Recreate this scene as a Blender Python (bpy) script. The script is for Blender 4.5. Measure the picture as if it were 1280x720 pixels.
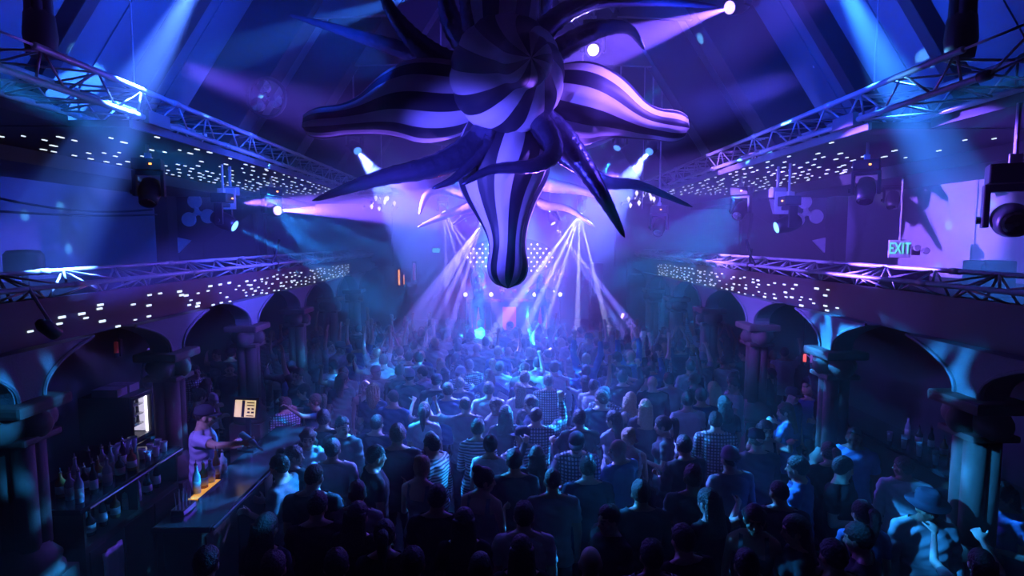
import bpy, bmesh, math, random
import numpy as np
from mathutils import Vector, Matrix, Euler
for o in list(bpy.data.objects):
    bpy.data.objects.remove(o, do_unlink=True)
SC = bpy.context.scene
COL = SC.collection
rnd = random.Random(7)

# ------------------------------------------------------------------ camera
EYE = Vector((0.0, 0.0, 3.85))
FPX = 720.0
PITCH = math.atan(60 / 720)
YAW = math.atan(10 / 720 * math.cos(PITCH))
cam_data = bpy.data.cameras.new('camera')
cam = bpy.data.objects.new('camera', cam_data)
COL.objects.link(cam)
cam.location = EYE
cam.rotation_euler = (math.pi / 2 - PITCH, 0, -YAW)
cam_data.sensor_width = 36
cam_data.lens = FPX / 1280 * 36
cam_data.clip_start = 0.05
SC.camera = cam
CR = cam.rotation_euler.to_matrix()

def ray(px, py):
    return CR @ Vector(((px - 640) / FPX, (360 - py) / FPX, -1.0))

def P(px, py, Y):
    d = ray(px, py)
    return EYE + d * (Y / d.y)

def PX(px, py, X):
    d = ray(px, py)
    return EYE + d * (X / d.x)

def PZ(px, py, z):
    d = ray(px, py)
    return EYE + d * ((z - EYE.z) / d.z)

# ------------------------------------------------------------------ world, view, light
SC.view_settings.view_transform = 'Standard'
SC.view_settings.look = 'None'
SC.view_settings.gamma = 1.0
SC.view_settings.use_curve_mapping = False
SC.view_settings.exposure = 0.0
SC.cycles.max_bounces = 4
SC.cycles.diffuse_bounces = 1
SC.cycles.glossy_bounces = 1
SC.cycles.transmission_bounces = 3
SC.cycles.volume_bounces = 0
SC.cycles.transparent_max_bounces = 6
SC.cycles.sample_clamp_indirect = 4.0
SC.cycles.caustics_reflective = False
SC.cycles.caustics_refractive = False
SC.cycles.use_denoising = True
world = bpy.data.worlds.new('world')
SC.world = world
world.use_nodes = True
world.node_tree.nodes['Background'].inputs[0].default_value = (0.002, 0.006, 0.04, 1)
world.node_tree.nodes['Background'].inputs[1].default_value = 1.0

HAZE_DENSITY = 0.022
BLUE = (0.006, 0.06, 1.0)
CYAN = (0.015, 0.29, 1.0)
PURPLE = (0.13, 0.06, 1.0)
LAV = (0.20, 0.16, 1.0)
WHITE = (0.50, 0.48, 1.0)
BEAM = 19.0

def gobo(light, kind, scale, width=0.3, seed=0.0):
    """a metal gobo in the lantern: a pattern over the lamp's own directions"""
    light.use_nodes = True
    nt = light.node_tree
    N = nt.nodes
    em = N['Emission']
    tc = N.new('ShaderNodeTexCoord')
    sp = N.new('ShaderNodeSeparateXYZ')
    nt.links.new(tc.outputs['Normal'], sp.inputs[0])
    dx = N.new('ShaderNodeMath'); dx.operation = 'DIVIDE'
    dy = N.new('ShaderNodeMath'); dy.operation = 'DIVIDE'
    for k, n in enumerate((dx, dy)):
        nt.links.new(sp.outputs[k], n.inputs[0])
        nt.links.new(sp.outputs[2], n.inputs[1])
    cb = N.new('ShaderNodeCombineXYZ')
    nt.links.new(dx.outputs[0], cb.inputs[0])
    nt.links.new(dy.outputs[0], cb.inputs[1])
    cb.inputs[2].default_value = seed
    mr = N.new('ShaderNodeMapRange')
    if kind == 'dots':
        t = N.new('ShaderNodeTexVoronoi')
        t.inputs['Scale'].default_value = scale
        t.voronoi_dimensions = '2D'
        t.inputs['Randomness'].default_value = 0.55
        mr.inputs[1].default_value = width
        mr.inputs[2].default_value = width * 0.75
    elif kind == 'leaf':
        t = N.new('ShaderNodeTexNoise')
        t.inputs['Scale'].default_value = scale
        t.inputs['Detail'].default_value = 1.0
        t.inputs['Distortion'].default_value = 1.2
        mr.inputs[1].default_value = width
        mr.inputs[2].default_value = width + 0.12
    elif kind == 'bars':
        t = N.new('ShaderNodeTexWave')
        t.inputs['Scale'].default_value = scale
        t.inputs['Distortion'].default_value = 1.5
        mr.inputs[1].default_value = width
        mr.inputs[2].default_value = width + 0.25
    nt.links.new(cb.outputs[0], t.inputs['Vector'])
    out = t.outputs['Distance'] if kind == 'dots' else (t.outputs['Fac'] if 'Fac' in t.outputs else t.outputs[0])
    nt.links.new(out, mr.inputs[0])
    nt.links.new(mr.outputs[0], em.inputs['Strength'])

def spot(loc, target, color, power, angle, blend=0.3, radius=0.03, pattern=None, name='spot_lamp', parent=None):
    L = bpy.data.lights.new(name, 'SPOT')
    L.color = color
    L.energy = power
    L.spot_size = math.radians(angle)
    L.spot_blend = blend
    L.shadow_soft_size = radius
    if pattern:
        gobo(L, *pattern)
    o = bpy.data.objects.new(name, L)
    COL.objects.link(o)
    loc = Vector(loc)
    o.location = loc
    o.rotation_euler = (Vector(target) - loc).to_track_quat('-Z', 'Y').to_euler()
    return o

def area(loc, target, color, power, sx, sy, name='wash_lamp'):
    L = bpy.data.lights.new(name, 'AREA')
    L.shape = 'RECTANGLE'
    L.size = sx
    L.size_y = sy
    L.color = color
    L.energy = power
    o = bpy.data.objects.new(name, L)
    COL.objects.link(o)
    o.location = loc
    o.rotation_euler = (Vector(target) - Vector(loc)).to_track_quat('-Z', 'Y').to_euler()
    return o

# LIGHTS (lamps without bodies, several washes added for effect, some inside the hall; the others are in the fixture builder)
# broad ceiling beams
spot(P(268, -60, 6.5), P(112, 215, 5.8), (0.07, 0.20, 1.0), 75000, 16, 1.0)
spot(P(1030, -60, 6.3), P(1178, 215, 5.8), (0.03, 0.22, 1.0), 80000, 17, 1.0)
# blue wash on the roof panels
spot((-1.2, 6.0, 5.6), (-4.6, 7.5, 7.2), (0.006, 0.07, 1.0), 1100, 95, 0.8, 0.2)
spot((1.2, 6.0, 5.6), (4.6, 7.5, 7.2), (0.008, 0.06, 1.0), 1000, 95, 0.8, 0.2)
spot((0.0, 12.0, 5.2), (0.0, 14.0, 9.5), (0.07, 0.05, 1.0), 1500, 120, 0.8, 0.3)
# back light over the crowd from above the stage
spot((-0.5, 15.1, 4.45), (-1.35, 9.6, 1.4), (0.17, 0.15, 1.0), 110000, 19, 0.5, 0.03, ('bars', 9.0, 0.45, 0.0))
spot((2.02, 15.0, 4.62), (0.9, 9.6, 1.4), (0.17, 0.15, 1.0), 110000, 19, 0.5, 0.03, ('bars', 9.0, 0.45, 2.0))
spot((0.0, 15.8, 6.2), (0.3, 9.0, 1.2), (0.04, 0.12, 1.0), 32000, 24, 0.6, 0.1)
# cyan leaf gobos sweeping the dance floor
spot((-4.2, 10.2, 4.7), (0.2, 7.2, 1.5), CYAN, 15000, 34, 0.4, 0.02, ('leaf', 9.0, 0.56, 1.3))
spot((4.2, 10.2, 4.7), (0.4, 6.8, 1.5), CYAN, 24000, 36, 0.4, 0.02, ('leaf', 9.0, 0.56, 4.7))
spot((3.6, 3.2, 5.0), (-3.9, 4.75, 1.7), CYAN, 9000, 17, 0.4, 0.02, ('leaf', 9.0, 0.54, 2.2))
spot((-3.4, 3.2, 5.0), (4.0, 4.8, 1.9), CYAN, 9000, 16, 0.4, 0.02, ('leaf', 9.0, 0.54, 6.1))
spot((0.0, 10.5, 6.4), (0.1, 14.0, 1.8), (0.02, 0.50, 1.0), 70000, 24, 0.3, 0.02, ('leaf', 15.0, 0.53, 3.1))
spot((-0.5, 8.8, 5.0), (-2.7, 6.8, 1.5), CYAN, 10000, 40, 0.4, 0.02, ('leaf', 9.0, 0.54, 8.3))
spot((0.5, 8.8, 5.0), (3.3, 6.4, 1.5), CYAN, 10000, 42, 0.4, 0.02, ('leaf', 9.0, 0.54, 9.9))
# mirror ball reflections on the roof
for s in (-1, 1):
    spot((s * 0.42, 12.2, 3.95), (s * 4.6, 6.5, 7.6), (0.12, 0.5, 1.0), 9000, 46, 0.1, 0.0, ('dots', 5.0, 0.09, 0.0))
    spot((s * 0.42, 12.2, 3.95), (s * 8.2, 9.5, 3.7), (0.10, 0.5, 1.0), 5000, 26, 0.1, 0.0, ('dots', 9.0, 0.12, 0.0))
    # added lavender wash to brighten the low trusses
    spot((-s * 3.5, 6.4, 5.7), (s * 4.0, 8.2, 3.5), (0.09, 0.075, 1.0) if s < 0 else (0.15, 0.085, 1.0), 6500, 26, 0.7, 0.1)
# purple on the gallery walls and on the balloon
spot((-4.2, 9.3, 4.45), (8.3, 11.2, 4.2), (0.24, 0.11, 1.0), 34000, 18, 0.5, 0.03)
spot((1.0, 6.6, 4.6), (-8.3, 11.0, 3.9), (0.006, 0.07, 1.0), 2500, 36, 0.7, 0.05)
spot((3.9, 5.0, 6.9), (0.9, 6.3, 4.95), (0.20, 0.09, 1.0), 6500, 24, 0.8, 0.1)
spot((-2.6, 3.4, 3.5), (-0.1, 6.2, 4.5), (0.09, 0.075, 1.0), 3000, 34, 0.8, 0.1)
# added purple glow for the stage fog, added wash along the high trusses
for s in (-1, 1):
    spot((s * 3.0, 15.4, 5.6), (s * .5, 12.0, 2.8), (0.13, 0.06, 1.0), 4200, 60, 0.9, 0.1)
    spot((-s * 3.4, 5.6, 4.2), (s * 4.1, 8.6, 5.2), (0.06, 0.10, 1.0), 4500, 19, 1.0, 0.1)
# spots added to brighten the ornaments at the far ends of the galleries
spot((0.6, 9.0, 4.7), (7.2, 14.2, 4.1), (0.13, 0.07, 1.0), 5000, 17, 0.6, 0.05)
spot((-0.6, 9.0, 4.7), (-7.2, 14.2, 4.1), (0.01, 0.07, 1.0), 2500, 17, 0.6, 0.05)
spot((0.8, 8.2, 3.2), (0.0, 6.6, 5.2), (0.22, 0.08, 1.0), 1200, 80, 0.6, 0.1)
# ------------------------------------------------------------------ materials
def mat(name, color, rough=0.6, metal=0.0, noise=0.15, nscale=8.0, emit=None, estr=0.0, obj_color=False, bump=0.0, spec=0.5, alpha=None):
    m = bpy.data.materials.new(name)
    m.use_nodes = True
    nt = m.node_tree
    b = nt.nodes['Principled BSDF']
    b.inputs['Roughness'].default_value = rough
    b.inputs['Metallic'].default_value = metal
    b.inputs['Specular IOR Level'].default_value = spec
    tc = nt.nodes.new('ShaderNodeTexCoord')
    nz = nt.nodes.new('ShaderNodeTexNoise')
    nz.inputs['Scale'].default_value = nscale
    nz.inputs['Detail'].default_value = 4
    nt.links.new(tc.outputs['Object'], nz.inputs['Vector'])
    mr = nt.nodes.new('ShaderNodeMapRange')
    mr.inputs[3].default_value = 1 - noise
    mr.inputs[4].default_value = 1 + noise
    nt.links.new(nz.outputs[0], mr.inputs[0])
    mx = nt.nodes.new('ShaderNodeMix')
    mx.data_type = 'RGBA'
    mx.blend_type = 'MULTIPLY'
    mx.inputs[0].default_value = 1.0
    nt.links.new(mr.outputs[0], mx.inputs[7])
    if obj_color:
        oi = nt.nodes.new('ShaderNodeObjectInfo')
        nt.links.new(oi.outputs['Color'], mx.inputs[6])
    else:
        mx.inputs[6].default_value = (*color, 1)
    nt.links.new(mx.outputs[2], b.inputs['Base Color'])
    if bump:
        bp = nt.nodes.new('ShaderNodeBump')
        bp.inputs['Strength'].default_value = bump
        bp.inputs['Distance'].default_value = 0.02
        nt.links.new(nz.outputs[0], bp.inputs['Height'])
        nt.links.new(bp.outputs[0], b.inputs['Normal'])
    if emit:
        b.inputs['Emission Color'].default_value = (*emit, 1)
        b.inputs['Emission Strength'].default_value = estr
    return m

def checked(name, kind):
    m = mat(name, (1, 1, 1), 0.9, obj_color=True)
    nt = m.node_tree
    b = nt.nodes['Principled BSDF']
    src = b.inputs['Base Color'].links[0].from_socket
    tc = nt.nodes.new('ShaderNodeTexCoord')
    waves = []
    for ax in (('X', 'Z') if kind == 'check' else ('Z',)):
        w = nt.nodes.new('ShaderNodeTexWave')
        w.bands_direction = ax
        w.inputs['Scale'].default_value = 8.5 if kind == 'check' else 9.0
        nt.links.new(tc.outputs['Object'], w.inputs['Vector'])
        waves.append(w.outputs['Fac'])
    if len(waves) == 2:
        a = nt.nodes.new('ShaderNodeMath'); a.operation = 'MULTIPLY'
        nt.links.new(waves[0], a.inputs[0]); nt.links.new(waves[1], a.inputs[1])
        fac = a.outputs[0]
        lo, hi = 0.2, 0.35
    else:
        fac = waves[0]
        lo, hi = 0.45, 0.55
    r = nt.nodes.new('ShaderNodeMapRange')
    r.inputs[1].default_value = lo; r.inputs[2].default_value = hi
    r.inputs[3].default_value = 0.12; r.inputs[4].default_value = 1.0
    nt.links.new(fac, r.inputs[0])
    mx = nt.nodes.new('ShaderNodeMix'); mx.data_type = 'RGBA'; mx.blend_type = 'MULTIPLY'
    mx.inputs[0].default_value = 1.0
    nt.links.new(src, mx.inputs[6]); nt.links.new(r.outputs[0], mx.inputs[7])
    nt.links.new(mx.outputs[2], b.inputs['Base Color'])
    return m

M = {
    'concrete': mat('dark_concrete', (0.05, 0.05, 0.055), 0.75, bump=0.3),
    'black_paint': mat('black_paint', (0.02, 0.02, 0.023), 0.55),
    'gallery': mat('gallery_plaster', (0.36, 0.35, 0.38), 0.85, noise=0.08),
    'roof': mat('roof_panel_paint', (0.26, 0.26, 0.29), 0.8, noise=0.2, nscale=1.5),
    'rafter': mat('dark_rafter_paint', (0.045, 0.045, 0.055), 0.7),
    'soffit': mat('soffit_paint', (0.05, 0.05, 0.055), 0.6, noise=0.2, nscale=2),
    'fascia': mat('fascia_paint', (0.05, 0.05, 0.06), 0.5),
    'alu': mat('brushed_aluminium', (0.72, 0.72, 0.75), 0.35, 0.35, noise=0.1),
    'steel_plate': mat('steel_plate', (0.30, 0.30, 0.33), 0.5, 0.3),
    'plaster': mat('spandrel_plaster', (0.30, 0.28, 0.30), 0.85, noise=0.2, nscale=60, bump=0.3),
    'stone': mat('brown_stone', (0.17, 0.11, 0.09), 0.7, noise=0.25, nscale=10, bump=0.3),
    'light_nylon': mat('pale_nylon', (0.62, 0.60, 0.68), 0.6, noise=0.08, nscale=20),
    'dark_nylon': mat('navy_nylon', (0.010, 0.012, 0.035), 0.55, noise=0.1),
    'foil': mat('navy_foil', (0.08, 0.09, 0.19), 0.25, 0.75, noise=0.3, nscale=18, bump=0.6),
    'silver_foil': mat('silver_foil', (0.60, 0.60, 0.66), 0.35, 0.6, noise=0.2, nscale=14, bump=0.35),
    'fixture': mat('black_fixture_plastic', (0.02, 0.02, 0.024), 0.4),
    'fixture_grey': mat('grey_fixture_plastic', (0.45, 0.45, 0.5), 0.45),
    'rubber': mat('black_rubber', (0.015, 0.015, 0.018), 0.5),
    'chrome': mat('chrome', (0.85, 0.85, 0.9), 0.12, 1.0, noise=0.02),
    'wood': mat('dark_wood', (0.05, 0.028, 0.018), 0.4, noise=0.3),
    'counter': mat('polished_black_stone', (0.03, 0.03, 0.035), 0.18, noise=0.2),
    'bottle_dark': mat('dark_glass', (0.02, 0.035, 0.03), 0.12, noise=0.05),
    'bottle_pale': mat('pale_glass', (0.45, 0.55, 0.60), 0.12, noise=0.05),
    'bottle_amber': mat('amber_glass', (0.35, 0.13, 0.03), 0.12, noise=0.05),
    'label_paper': mat('bottle_label_paper', (0.7, 0.7, 0.68), 0.8),
    'plastic_white': mat('white_plastic', (0.75, 0.75, 0.78), 0.4),
    'tray': mat('amber_mat', (0.75, 0.38, 0.06), 0.5, emit=(1.0, 0.42, 0.05), estr=0.8),  # mat glows itself, raised to throw amber on the bottles
    'lit_screen': None,
    'exit_face': mat('exit_face', (0.62, 0.62, 0.68), 0.5),
    'exit_green': mat('exit_letters', (0.1, 0.8, 0.5), 0.5, emit=(0.15, 1.0, 0.50), estr=1.0),
    'skin': mat('skin', (1, 1, 1), 0.5, obj_color=True, noise=0.05),
    'cloth': mat('cloth', (1, 1, 1), 0.9, obj_color=True, noise=0.12, nscale=20, spec=0.2),
    'hair': mat('hair', (1, 1, 1), 0.55, obj_color=True, noise=0.4, nscale=55, bump=0.9, spec=0.5),
    'check': checked('checked_cloth', 'check'),
    'stripe': checked('striped_cloth', 'stripe'),
}
# skin: body tint (lips, eyes) times the person's own colour
_nt = M['skin'].node_tree
_mx = _nt.nodes.new('ShaderNodeMix'); _mx.data_type = 'RGBA'; _mx.blend_type = 'MULTIPLY'; _mx.inputs[0].default_value = 1
_at = _nt.nodes.new('ShaderNodeAttribute'); _at.attribute_name = 'tint'
_b = _nt.nodes['Principled BSDF']
_src = _b.inputs['Base Color'].links[0].from_socket
_nt.links.new(_src, _mx.inputs[6]); _nt.links.new(_at.outputs['Color'], _mx.inputs[7])
_nt.links.new(_mx.outputs[2], _b.inputs['Base Color'])

def glow(name, color, strength):
    return mat(name, tuple(min(1, c) for c in color), 0.4, emit=color, estr=strength)

# ------------------------------------------------------------------ mesh helpers
class MB:
    def __init__(s):
        s.v = []; s.f = []; s.mi = []
    def add(s, vs, fs, mi=0):
        n = len(s.v)
        s.v += [tuple(v) for v in vs]
        s.f += [tuple(i + n for i in f) for f in fs]
        s.mi += [mi] * len(fs)
    def box(s, c, d, rot=None, mi=0):
        c = Vector(c)
        vs = [Vector((x * d[0] / 2, y * d[1] / 2, z * d[2] / 2)) for x in (-1, 1) for y in (-1, 1) for z in (-1, 1)]
        if rot is not None:
            vs = [rot @ v for v in vs]
        s.add([v + c for v in vs], [(0, 1, 3, 2), (4, 6, 7, 5), (0, 4, 5, 1), (2, 3, 7, 6), (0, 2, 6, 4), (1, 5, 7, 3)], mi)
    def bx(s, x0, x1, y0, y1, z0, z1, mi=0):
        s.box(((x0 + x1) / 2, (y0 + y1) / 2, (z0 + z1) / 2), (abs(x1 - x0), abs(y1 - y0), abs(z1 - z0)), None, mi)
    def prism(s, poly, axis, a0, a1, mi=0):
        """poly: 2D points in the two other axes; extruded along axis from a0 to a1"""
        def mk(p, a):
            return {'x': (a, p[0], p[1]), 'y': (p[0], a, p[1]), 'z': (p[0], p[1], a)}[axis]
        n = len(poly)
        vs = [mk(p, a0) for p in poly] + [mk(p, a1) for p in poly]
        fs = [tuple(range(n))[::-1], tuple(range(n, 2 * n))] + [(i, (i + 1) % n, n + (i + 1) % n, n + i) for i in range(n)]
        s.add(vs, fs, mi)
    def lathe(s, prof, c=(0, 0, 0), seg=16, rot=None, mi=0):
        c = Vector(c)
        vs = []
        for r, z in prof:
            for k in range(seg):
                a = 2 * math.pi * k / seg
                v = Vector((max(r, 1e-4) * math.cos(a), max(r, 1e-4) * math.sin(a), z))
                vs.append((rot @ v if rot is not None else v) + c)
        n = len(prof)
        fs = [(i * seg + k, i * seg + (k + 1) % seg, (i + 1) * seg + (k + 1) % seg, (i + 1) * seg + k) for i in range(n - 1) for k in range(seg)]
        fs += [tuple(range(seg))[::-1], tuple((n - 1) * seg + k for k in range(seg))]
        s.add(vs, fs, mi)
    def tube(s, pts, rad, seg=8, mi=0, cap=True):
        pts = [Vector(p) for p in pts]
        n = len(pts)
        rr = rad if isinstance(rad, (list, tuple)) else [rad] * n
        t0 = (pts[1] - pts[0]).normalized()
        u = t0.orthogonal().normalized()
        vs = []
        for i, p in enumerate(pts):
            t = ((pts[min(i + 1, n - 1)] - pts[max(i - 1, 0)])).normalized()
            u = (u - t * u.dot(t)).normalized()
            w = t.cross(u)
            for k in range(seg):
                a = 2 * math.pi * k / seg
                vs.append(p + (u * math.cos(a) + w * math.sin(a)) * rr[i])
        fs = [(i * seg + k, i * seg + (k + 1) % seg, (i + 1) * seg + (k + 1) % seg, (i + 1) * seg + k) for i in range(n - 1) for k in range(seg)]
        if cap:
            fs += [tuple(range(seg))[::-1], tuple((n - 1) * seg + k for k in range(seg))]
        s.add(vs, fs, mi)
    def ell(s, c, r, rot=None, seg=16, rings=10, mi=0):
        c = Vector(c)
        vs = []; fs = []
        for i in range(rings + 1):
            th = math.pi * i / rings
            for k in range(seg):
                a = 2 * math.pi * k / seg
                v = Vector((r[0] * math.sin(th) * math.cos(a), r[1] * math.sin(th) * math.sin(a), r[2] * math.cos(th)))
                if i in (0, rings) and k:
                    continue
                vs.append((rot @ v if rot is not None else v) + c)
        def ix(i, k):
            if i == 0: return 0
            if i == rings: return 1 + (rings - 1) * seg
            return 1 + (i - 1) * seg + k % seg
        for i in range(rings):
            for k in range(seg):
                if i == 0: fs.append((0, ix(1, k), ix(1, k + 1)))
                elif i == rings - 1: fs.append((ix(i, k), ix(rings, 0), ix(i, k + 1)))
                else: fs.append((ix(i, k), ix(i + 1, k), ix(i + 1, k + 1), ix(i, k + 1)))
        s.add(vs, fs, mi)
    def capsule(s, p0, p1, r0, r1, seg=10):
        p0 = Vector(p0); p1 = Vector(p1)
        d = p1 - p0
        L = max(d.length, 1e-5); t = d / L
        u = t.orthogonal().normalized(); w = t.cross(u)
        rings = [(-r0 * math.cos(a), r0 * math.sin(a)) for a in (0.5, 1.05)] + [(0, r0), (L, r1)] + [(L + r1 * math.cos(a), r1 * math.sin(a)) for a in (1.05, 0.5)]
        vs = [p0 - t * r0]
        for z, r in rings:
            for k in range(seg):
                a = 2 * math.pi * k / seg
                vs.append(p0 + t * z + (u * math.cos(a) + w * math.sin(a)) * r)
        vs.append(p1 + t * r1)
        m = len(rings)
        fs = [(0, 1 + (k + 1) % seg, 1 + k) for k in range(seg)]
        fs += [(1 + i * seg + k, 1 + i * seg + (k + 1) % seg, 1 + (i + 1) * seg + (k + 1) % seg, 1 + (i + 1) * seg + k) for i in range(m - 1) for k in range(seg)]
        e = 1 + m * seg
        fs += [(e, 1 + (m - 1) * seg + k, 1 + (m - 1) * seg + (k + 1) % seg) for k in range(seg)]
        s.add(vs, fs)
    def mesh(s, name, smooth=False, bevel=0.0, fix=True):
        me = bpy.data.meshes.new(name)
        me.from_pydata(s.v, [], s.f)
        if any(s.mi):
            me.polygons.foreach_set('material_index', s.mi)
        if fix:
            bm = bmesh.new(); bm.from_mesh(me)
            bmesh.ops.recalc_face_normals(bm, faces=bm.faces)
            if bevel:
                es = [e for e in bm.edges if len(e.link_faces) == 2 and e.calc_face_angle(0) > 0.9]
                bmesh.ops.bevel(bm, geom=es, offset=bevel, segments=2, profile=0.6, affect='EDGES')
            bm.to_mesh(me); bm.free()
        if smooth:
            me.polygons.foreach_set('use_smooth', [True] * len(me.polygons))
        me.update()
        return me
    def build(s, name, m, parent=None, smooth=False, bevel=0.0, loc=None):
        me = s.mesh(name, smooth, bevel)
        for x in (m if isinstance(m, (list, tuple)) else [m]):
            me.materials.append(x)
        return link(name, me, parent, loc)

def link(name, me, parent=None, loc=None):
    o = bpy.data.objects.new(name, me)
    COL.objects.link(o)
    if parent is not None:
        o.parent = parent
        if loc is None and parent.type == 'EMPTY' and parent.get('_w'):
            # shape was given in world coordinates
            o.location = -Vector(parent.location)
    if loc is not None:
        o.location = loc
    return o

def tag(o, label=None, cat=None, group=None, kind=None):
    if label: o['label'] = label
    if cat: o['category'] = cat
    if group: o['group'] = group
    if kind: o['kind'] = kind
    return o

def empty(name, loc, rot=None, world=False):
    o = bpy.data.objects.new(name, None)
    o.empty_display_size = 0.1
    COL.objects.link(o)
    o.location = loc
    if rot is not None: o.rotation_euler = rot
    if world: o['_w'] = 1
    return o

def struct(name, mb, m, label=None, **k):
    o = mb.build(name, m, **k)
    return tag(o, label, None, None, 'structure')

def spline(pts, n):
    """Catmull-Rom through the points"""
    pts = [Vector(p) for p in pts]
    q = [pts[0] * 2 - pts[1]] + pts + [pts[-1] * 2 - pts[-2]]
    out = []
    m = len(pts) - 1
    for i in range(n + 1):
        t = m * i / n
        k = min(int(t), m - 1); f = t - k
        a, b, c, d = q[k:k + 4]
        out.append(0.5 * ((2 * b) + (c - a) * f + (2 * a - 5 * b + 4 * c - d) * f * f + (3 * b - a - 3 * c + d) * f ** 3))
    return out

def interp(xs, ys, x):
    return float(np.interp(x, xs, ys))

ORD = 'zeroth first second third fourth fifth sixth seventh eighth ninth tenth eleventh twelfth thirteenth fourteenth fifteenth sixteenth seventeenth eighteenth nineteenth twentieth'.split()
ORD += ['twenty-' + x for x in ORD[1:10]] + ['thirtieth'] + ['thirty-' + x for x in ORD[1:10]]
# ------------------------------------------------------------------ the hall
YB, YF = 19.5, -2.0           # stage wall, wall behind the camera
m = MB(); m.bx(-8.6, 8.6, YF, YB, -0.2, 0); struct('floor', m, M['concrete'], 'dark concrete dance floor under the crowd')
m = MB(); m.bx(-8.6, 8.6, YB, YB + 0.2, 0, 13.5); struct('wall_back', m, M['gallery'], 'far wall of the hall behind the stage')
m = MB(); m.bx(-8.6, 8.6, YF - 0.2, YF, 0, 13.5); struct('wall_front', m, M['black_paint'], 'dark wall of the hall behind the viewer')
for s, side in ((-1, 'left'), (1, 'right')):
    m = MB()
    m.bx(s * 8.3, s * 8.5, YF, YB, 3.0, 6)
    struct('wall_' + side, m, M['gallery'], 'pale upper gallery wall on the %s side' % ('bar' if s < 0 else 'EXIT sign'))
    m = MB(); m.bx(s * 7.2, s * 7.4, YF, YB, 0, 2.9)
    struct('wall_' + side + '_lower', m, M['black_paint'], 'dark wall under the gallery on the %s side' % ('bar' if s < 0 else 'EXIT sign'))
    # gallery deck and fascia
    m = MB(); m.bx(s * 4.15, s * 8.4, YF, YB, 2.95, 3.15)
    d = struct('gallery_deck', m, M['black_paint'], 'dark gallery deck on the %s side' % ('bar' if s < 0 else 'EXIT sign'))
    m = MB(); m.bx(s * 4.05, s * 4.15, 3.2, 17.6, 2.93, 3.34)
    m.bx(s * 4.02, s * 4.15, 3.2, 17.6, 3.28, 3.34)
    struct('trim_1' if s < 0 else 'trim_2', m, M['fascia'], 'dark gallery fascia below the low truss, %s side' % ('bar' if s < 0 else 'EXIT sign'))
    # upper soffit: deep part near, deck edge further down the hall
    m = MB()
    m.bx(s * 4.62, s * 6.3, YF, 6.3, 5.06, 5.3)
    m.bx(s * 3.98, s * 6.3, 6.3, YB, 5.05, 5.12)
    m.bx(s * 6.3, s * 6.55, YF, YB, 4.86, 5.3)
    m.bx(s * 6.5, s * 8.4, YF, YB, 4.9, 5.1)
    struct('soffit_left' if s < 0 else 'soffit_right', m, M['soffit'], 'stepped soffit over the %s gallery' % ('bar side' if s < 0 else 'EXIT side'))
    m = MB(); m.bx(s * 3.94, s * 3.98, 6.3, 17.5, 5.04, 5.13)
    struct('trim_3' if s < 0 else 'trim_4', m, M['steel_plate'], 'metal edge plate under the high truss, %s side' % ('bar' if s < 0 else 'EXIT sign'))
    # roof: one painted panel to each bay between the frames
    roof = empty('ceiling_left' if s < 0 else 'ceiling_right', (0, 0, 0)); tag(roof, 'steep roof slope of painted panels, %s side' % ('bar' if s < 0 else 'EXIT sign'), kind='structure')
    YS = [-2.0, 2.2, 4.7, 6.2, 7.6, 9.0, 11.4, 14.0, 16.6, 19.5]
    def rx(z): return s * (4.9 - (z - 5.6) / 1.5)
    for a, b in zip(YS[:-1], YS[1:]):
        m = MB()
        m.prism([(rx(5.12), 5.12), (rx(12.9), 12.9), (rx(12.9) + s * .15, 13.0), (rx(5.12) + s * .15, 5.2)], 'y', a + 0.012, b - 0.012)
        m.build('roof_panel', M['roof'], roof)
        # a seam board that runs up the middle of the panel
        yc = (a + b) / 2
        m = MB(); m.prism([(rx(5.14) - s * .02, 5.14), (rx(12.8) - s * .02, 12.8), (rx(12.8) + s * .01, 12.8), (rx(5.14) + s * .01, 5.14)], 'y', yc - 0.02, yc + 0.02)
        m.build('seam_batten', M['roof'], roof)
    # dark roof frames, thin and deep ones
    for Y, w, dp, deep in ((6.2, .16, .22, 0), (7.6, .20, .3, 0), (9.1, .42, .95, 1), (11.5, .42, .95, 1), (14.1, .42, .95, 1), (16.7, .42, .95, 1), (4.5, .2, .3, 0)):
        fr = empty('roof_frame', (s * 4.6, Y, 5.2), world=True)
        tag(fr, 'dark sloping roof frame', None, None, 'structure')
        m = MB(); n = dp
        m.prism([(rx(5.12), 5.12), (rx(12.8), 12.8), (rx(12.8) - s * n, 12.8), (rx(5.12) - s * n, 5.12)], 'y', Y - w / 2, Y + w / 2)
        m.build('sloping_beam', M['rafter'], fr, bevel=.01)
        if deep:
            m = MB(); m.bx(s * 4.62, s * 4.9, Y - w / 2 + .03, Y + w / 2 - .03, 5.12, 5.95); m.build('post', M['rafter'], fr, bevel=.01)
            m = MB(); m.bx(s * 3.1, s * 3.9, Y - .05, Y + .05, 7.0, 7.12); m.build('tie', M['rafter'], fr)
            m = MB(); m.prism([(rx(7.2) - s * n * .9, 7.2), (rx(8.4) - s * n * .9, 8.4), (rx(8.3) - s * (n + .42), 7.25)], 'y', Y - .04, Y + .04); m.build('gusset', M['roof'], fr)
m = MB(); m.bx(-0.4, 0.4, YF, YB, 12.6, 12.9); struct('ceiling', m, M['rafter'], 'dark ridge beam at the top of the roof')

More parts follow.
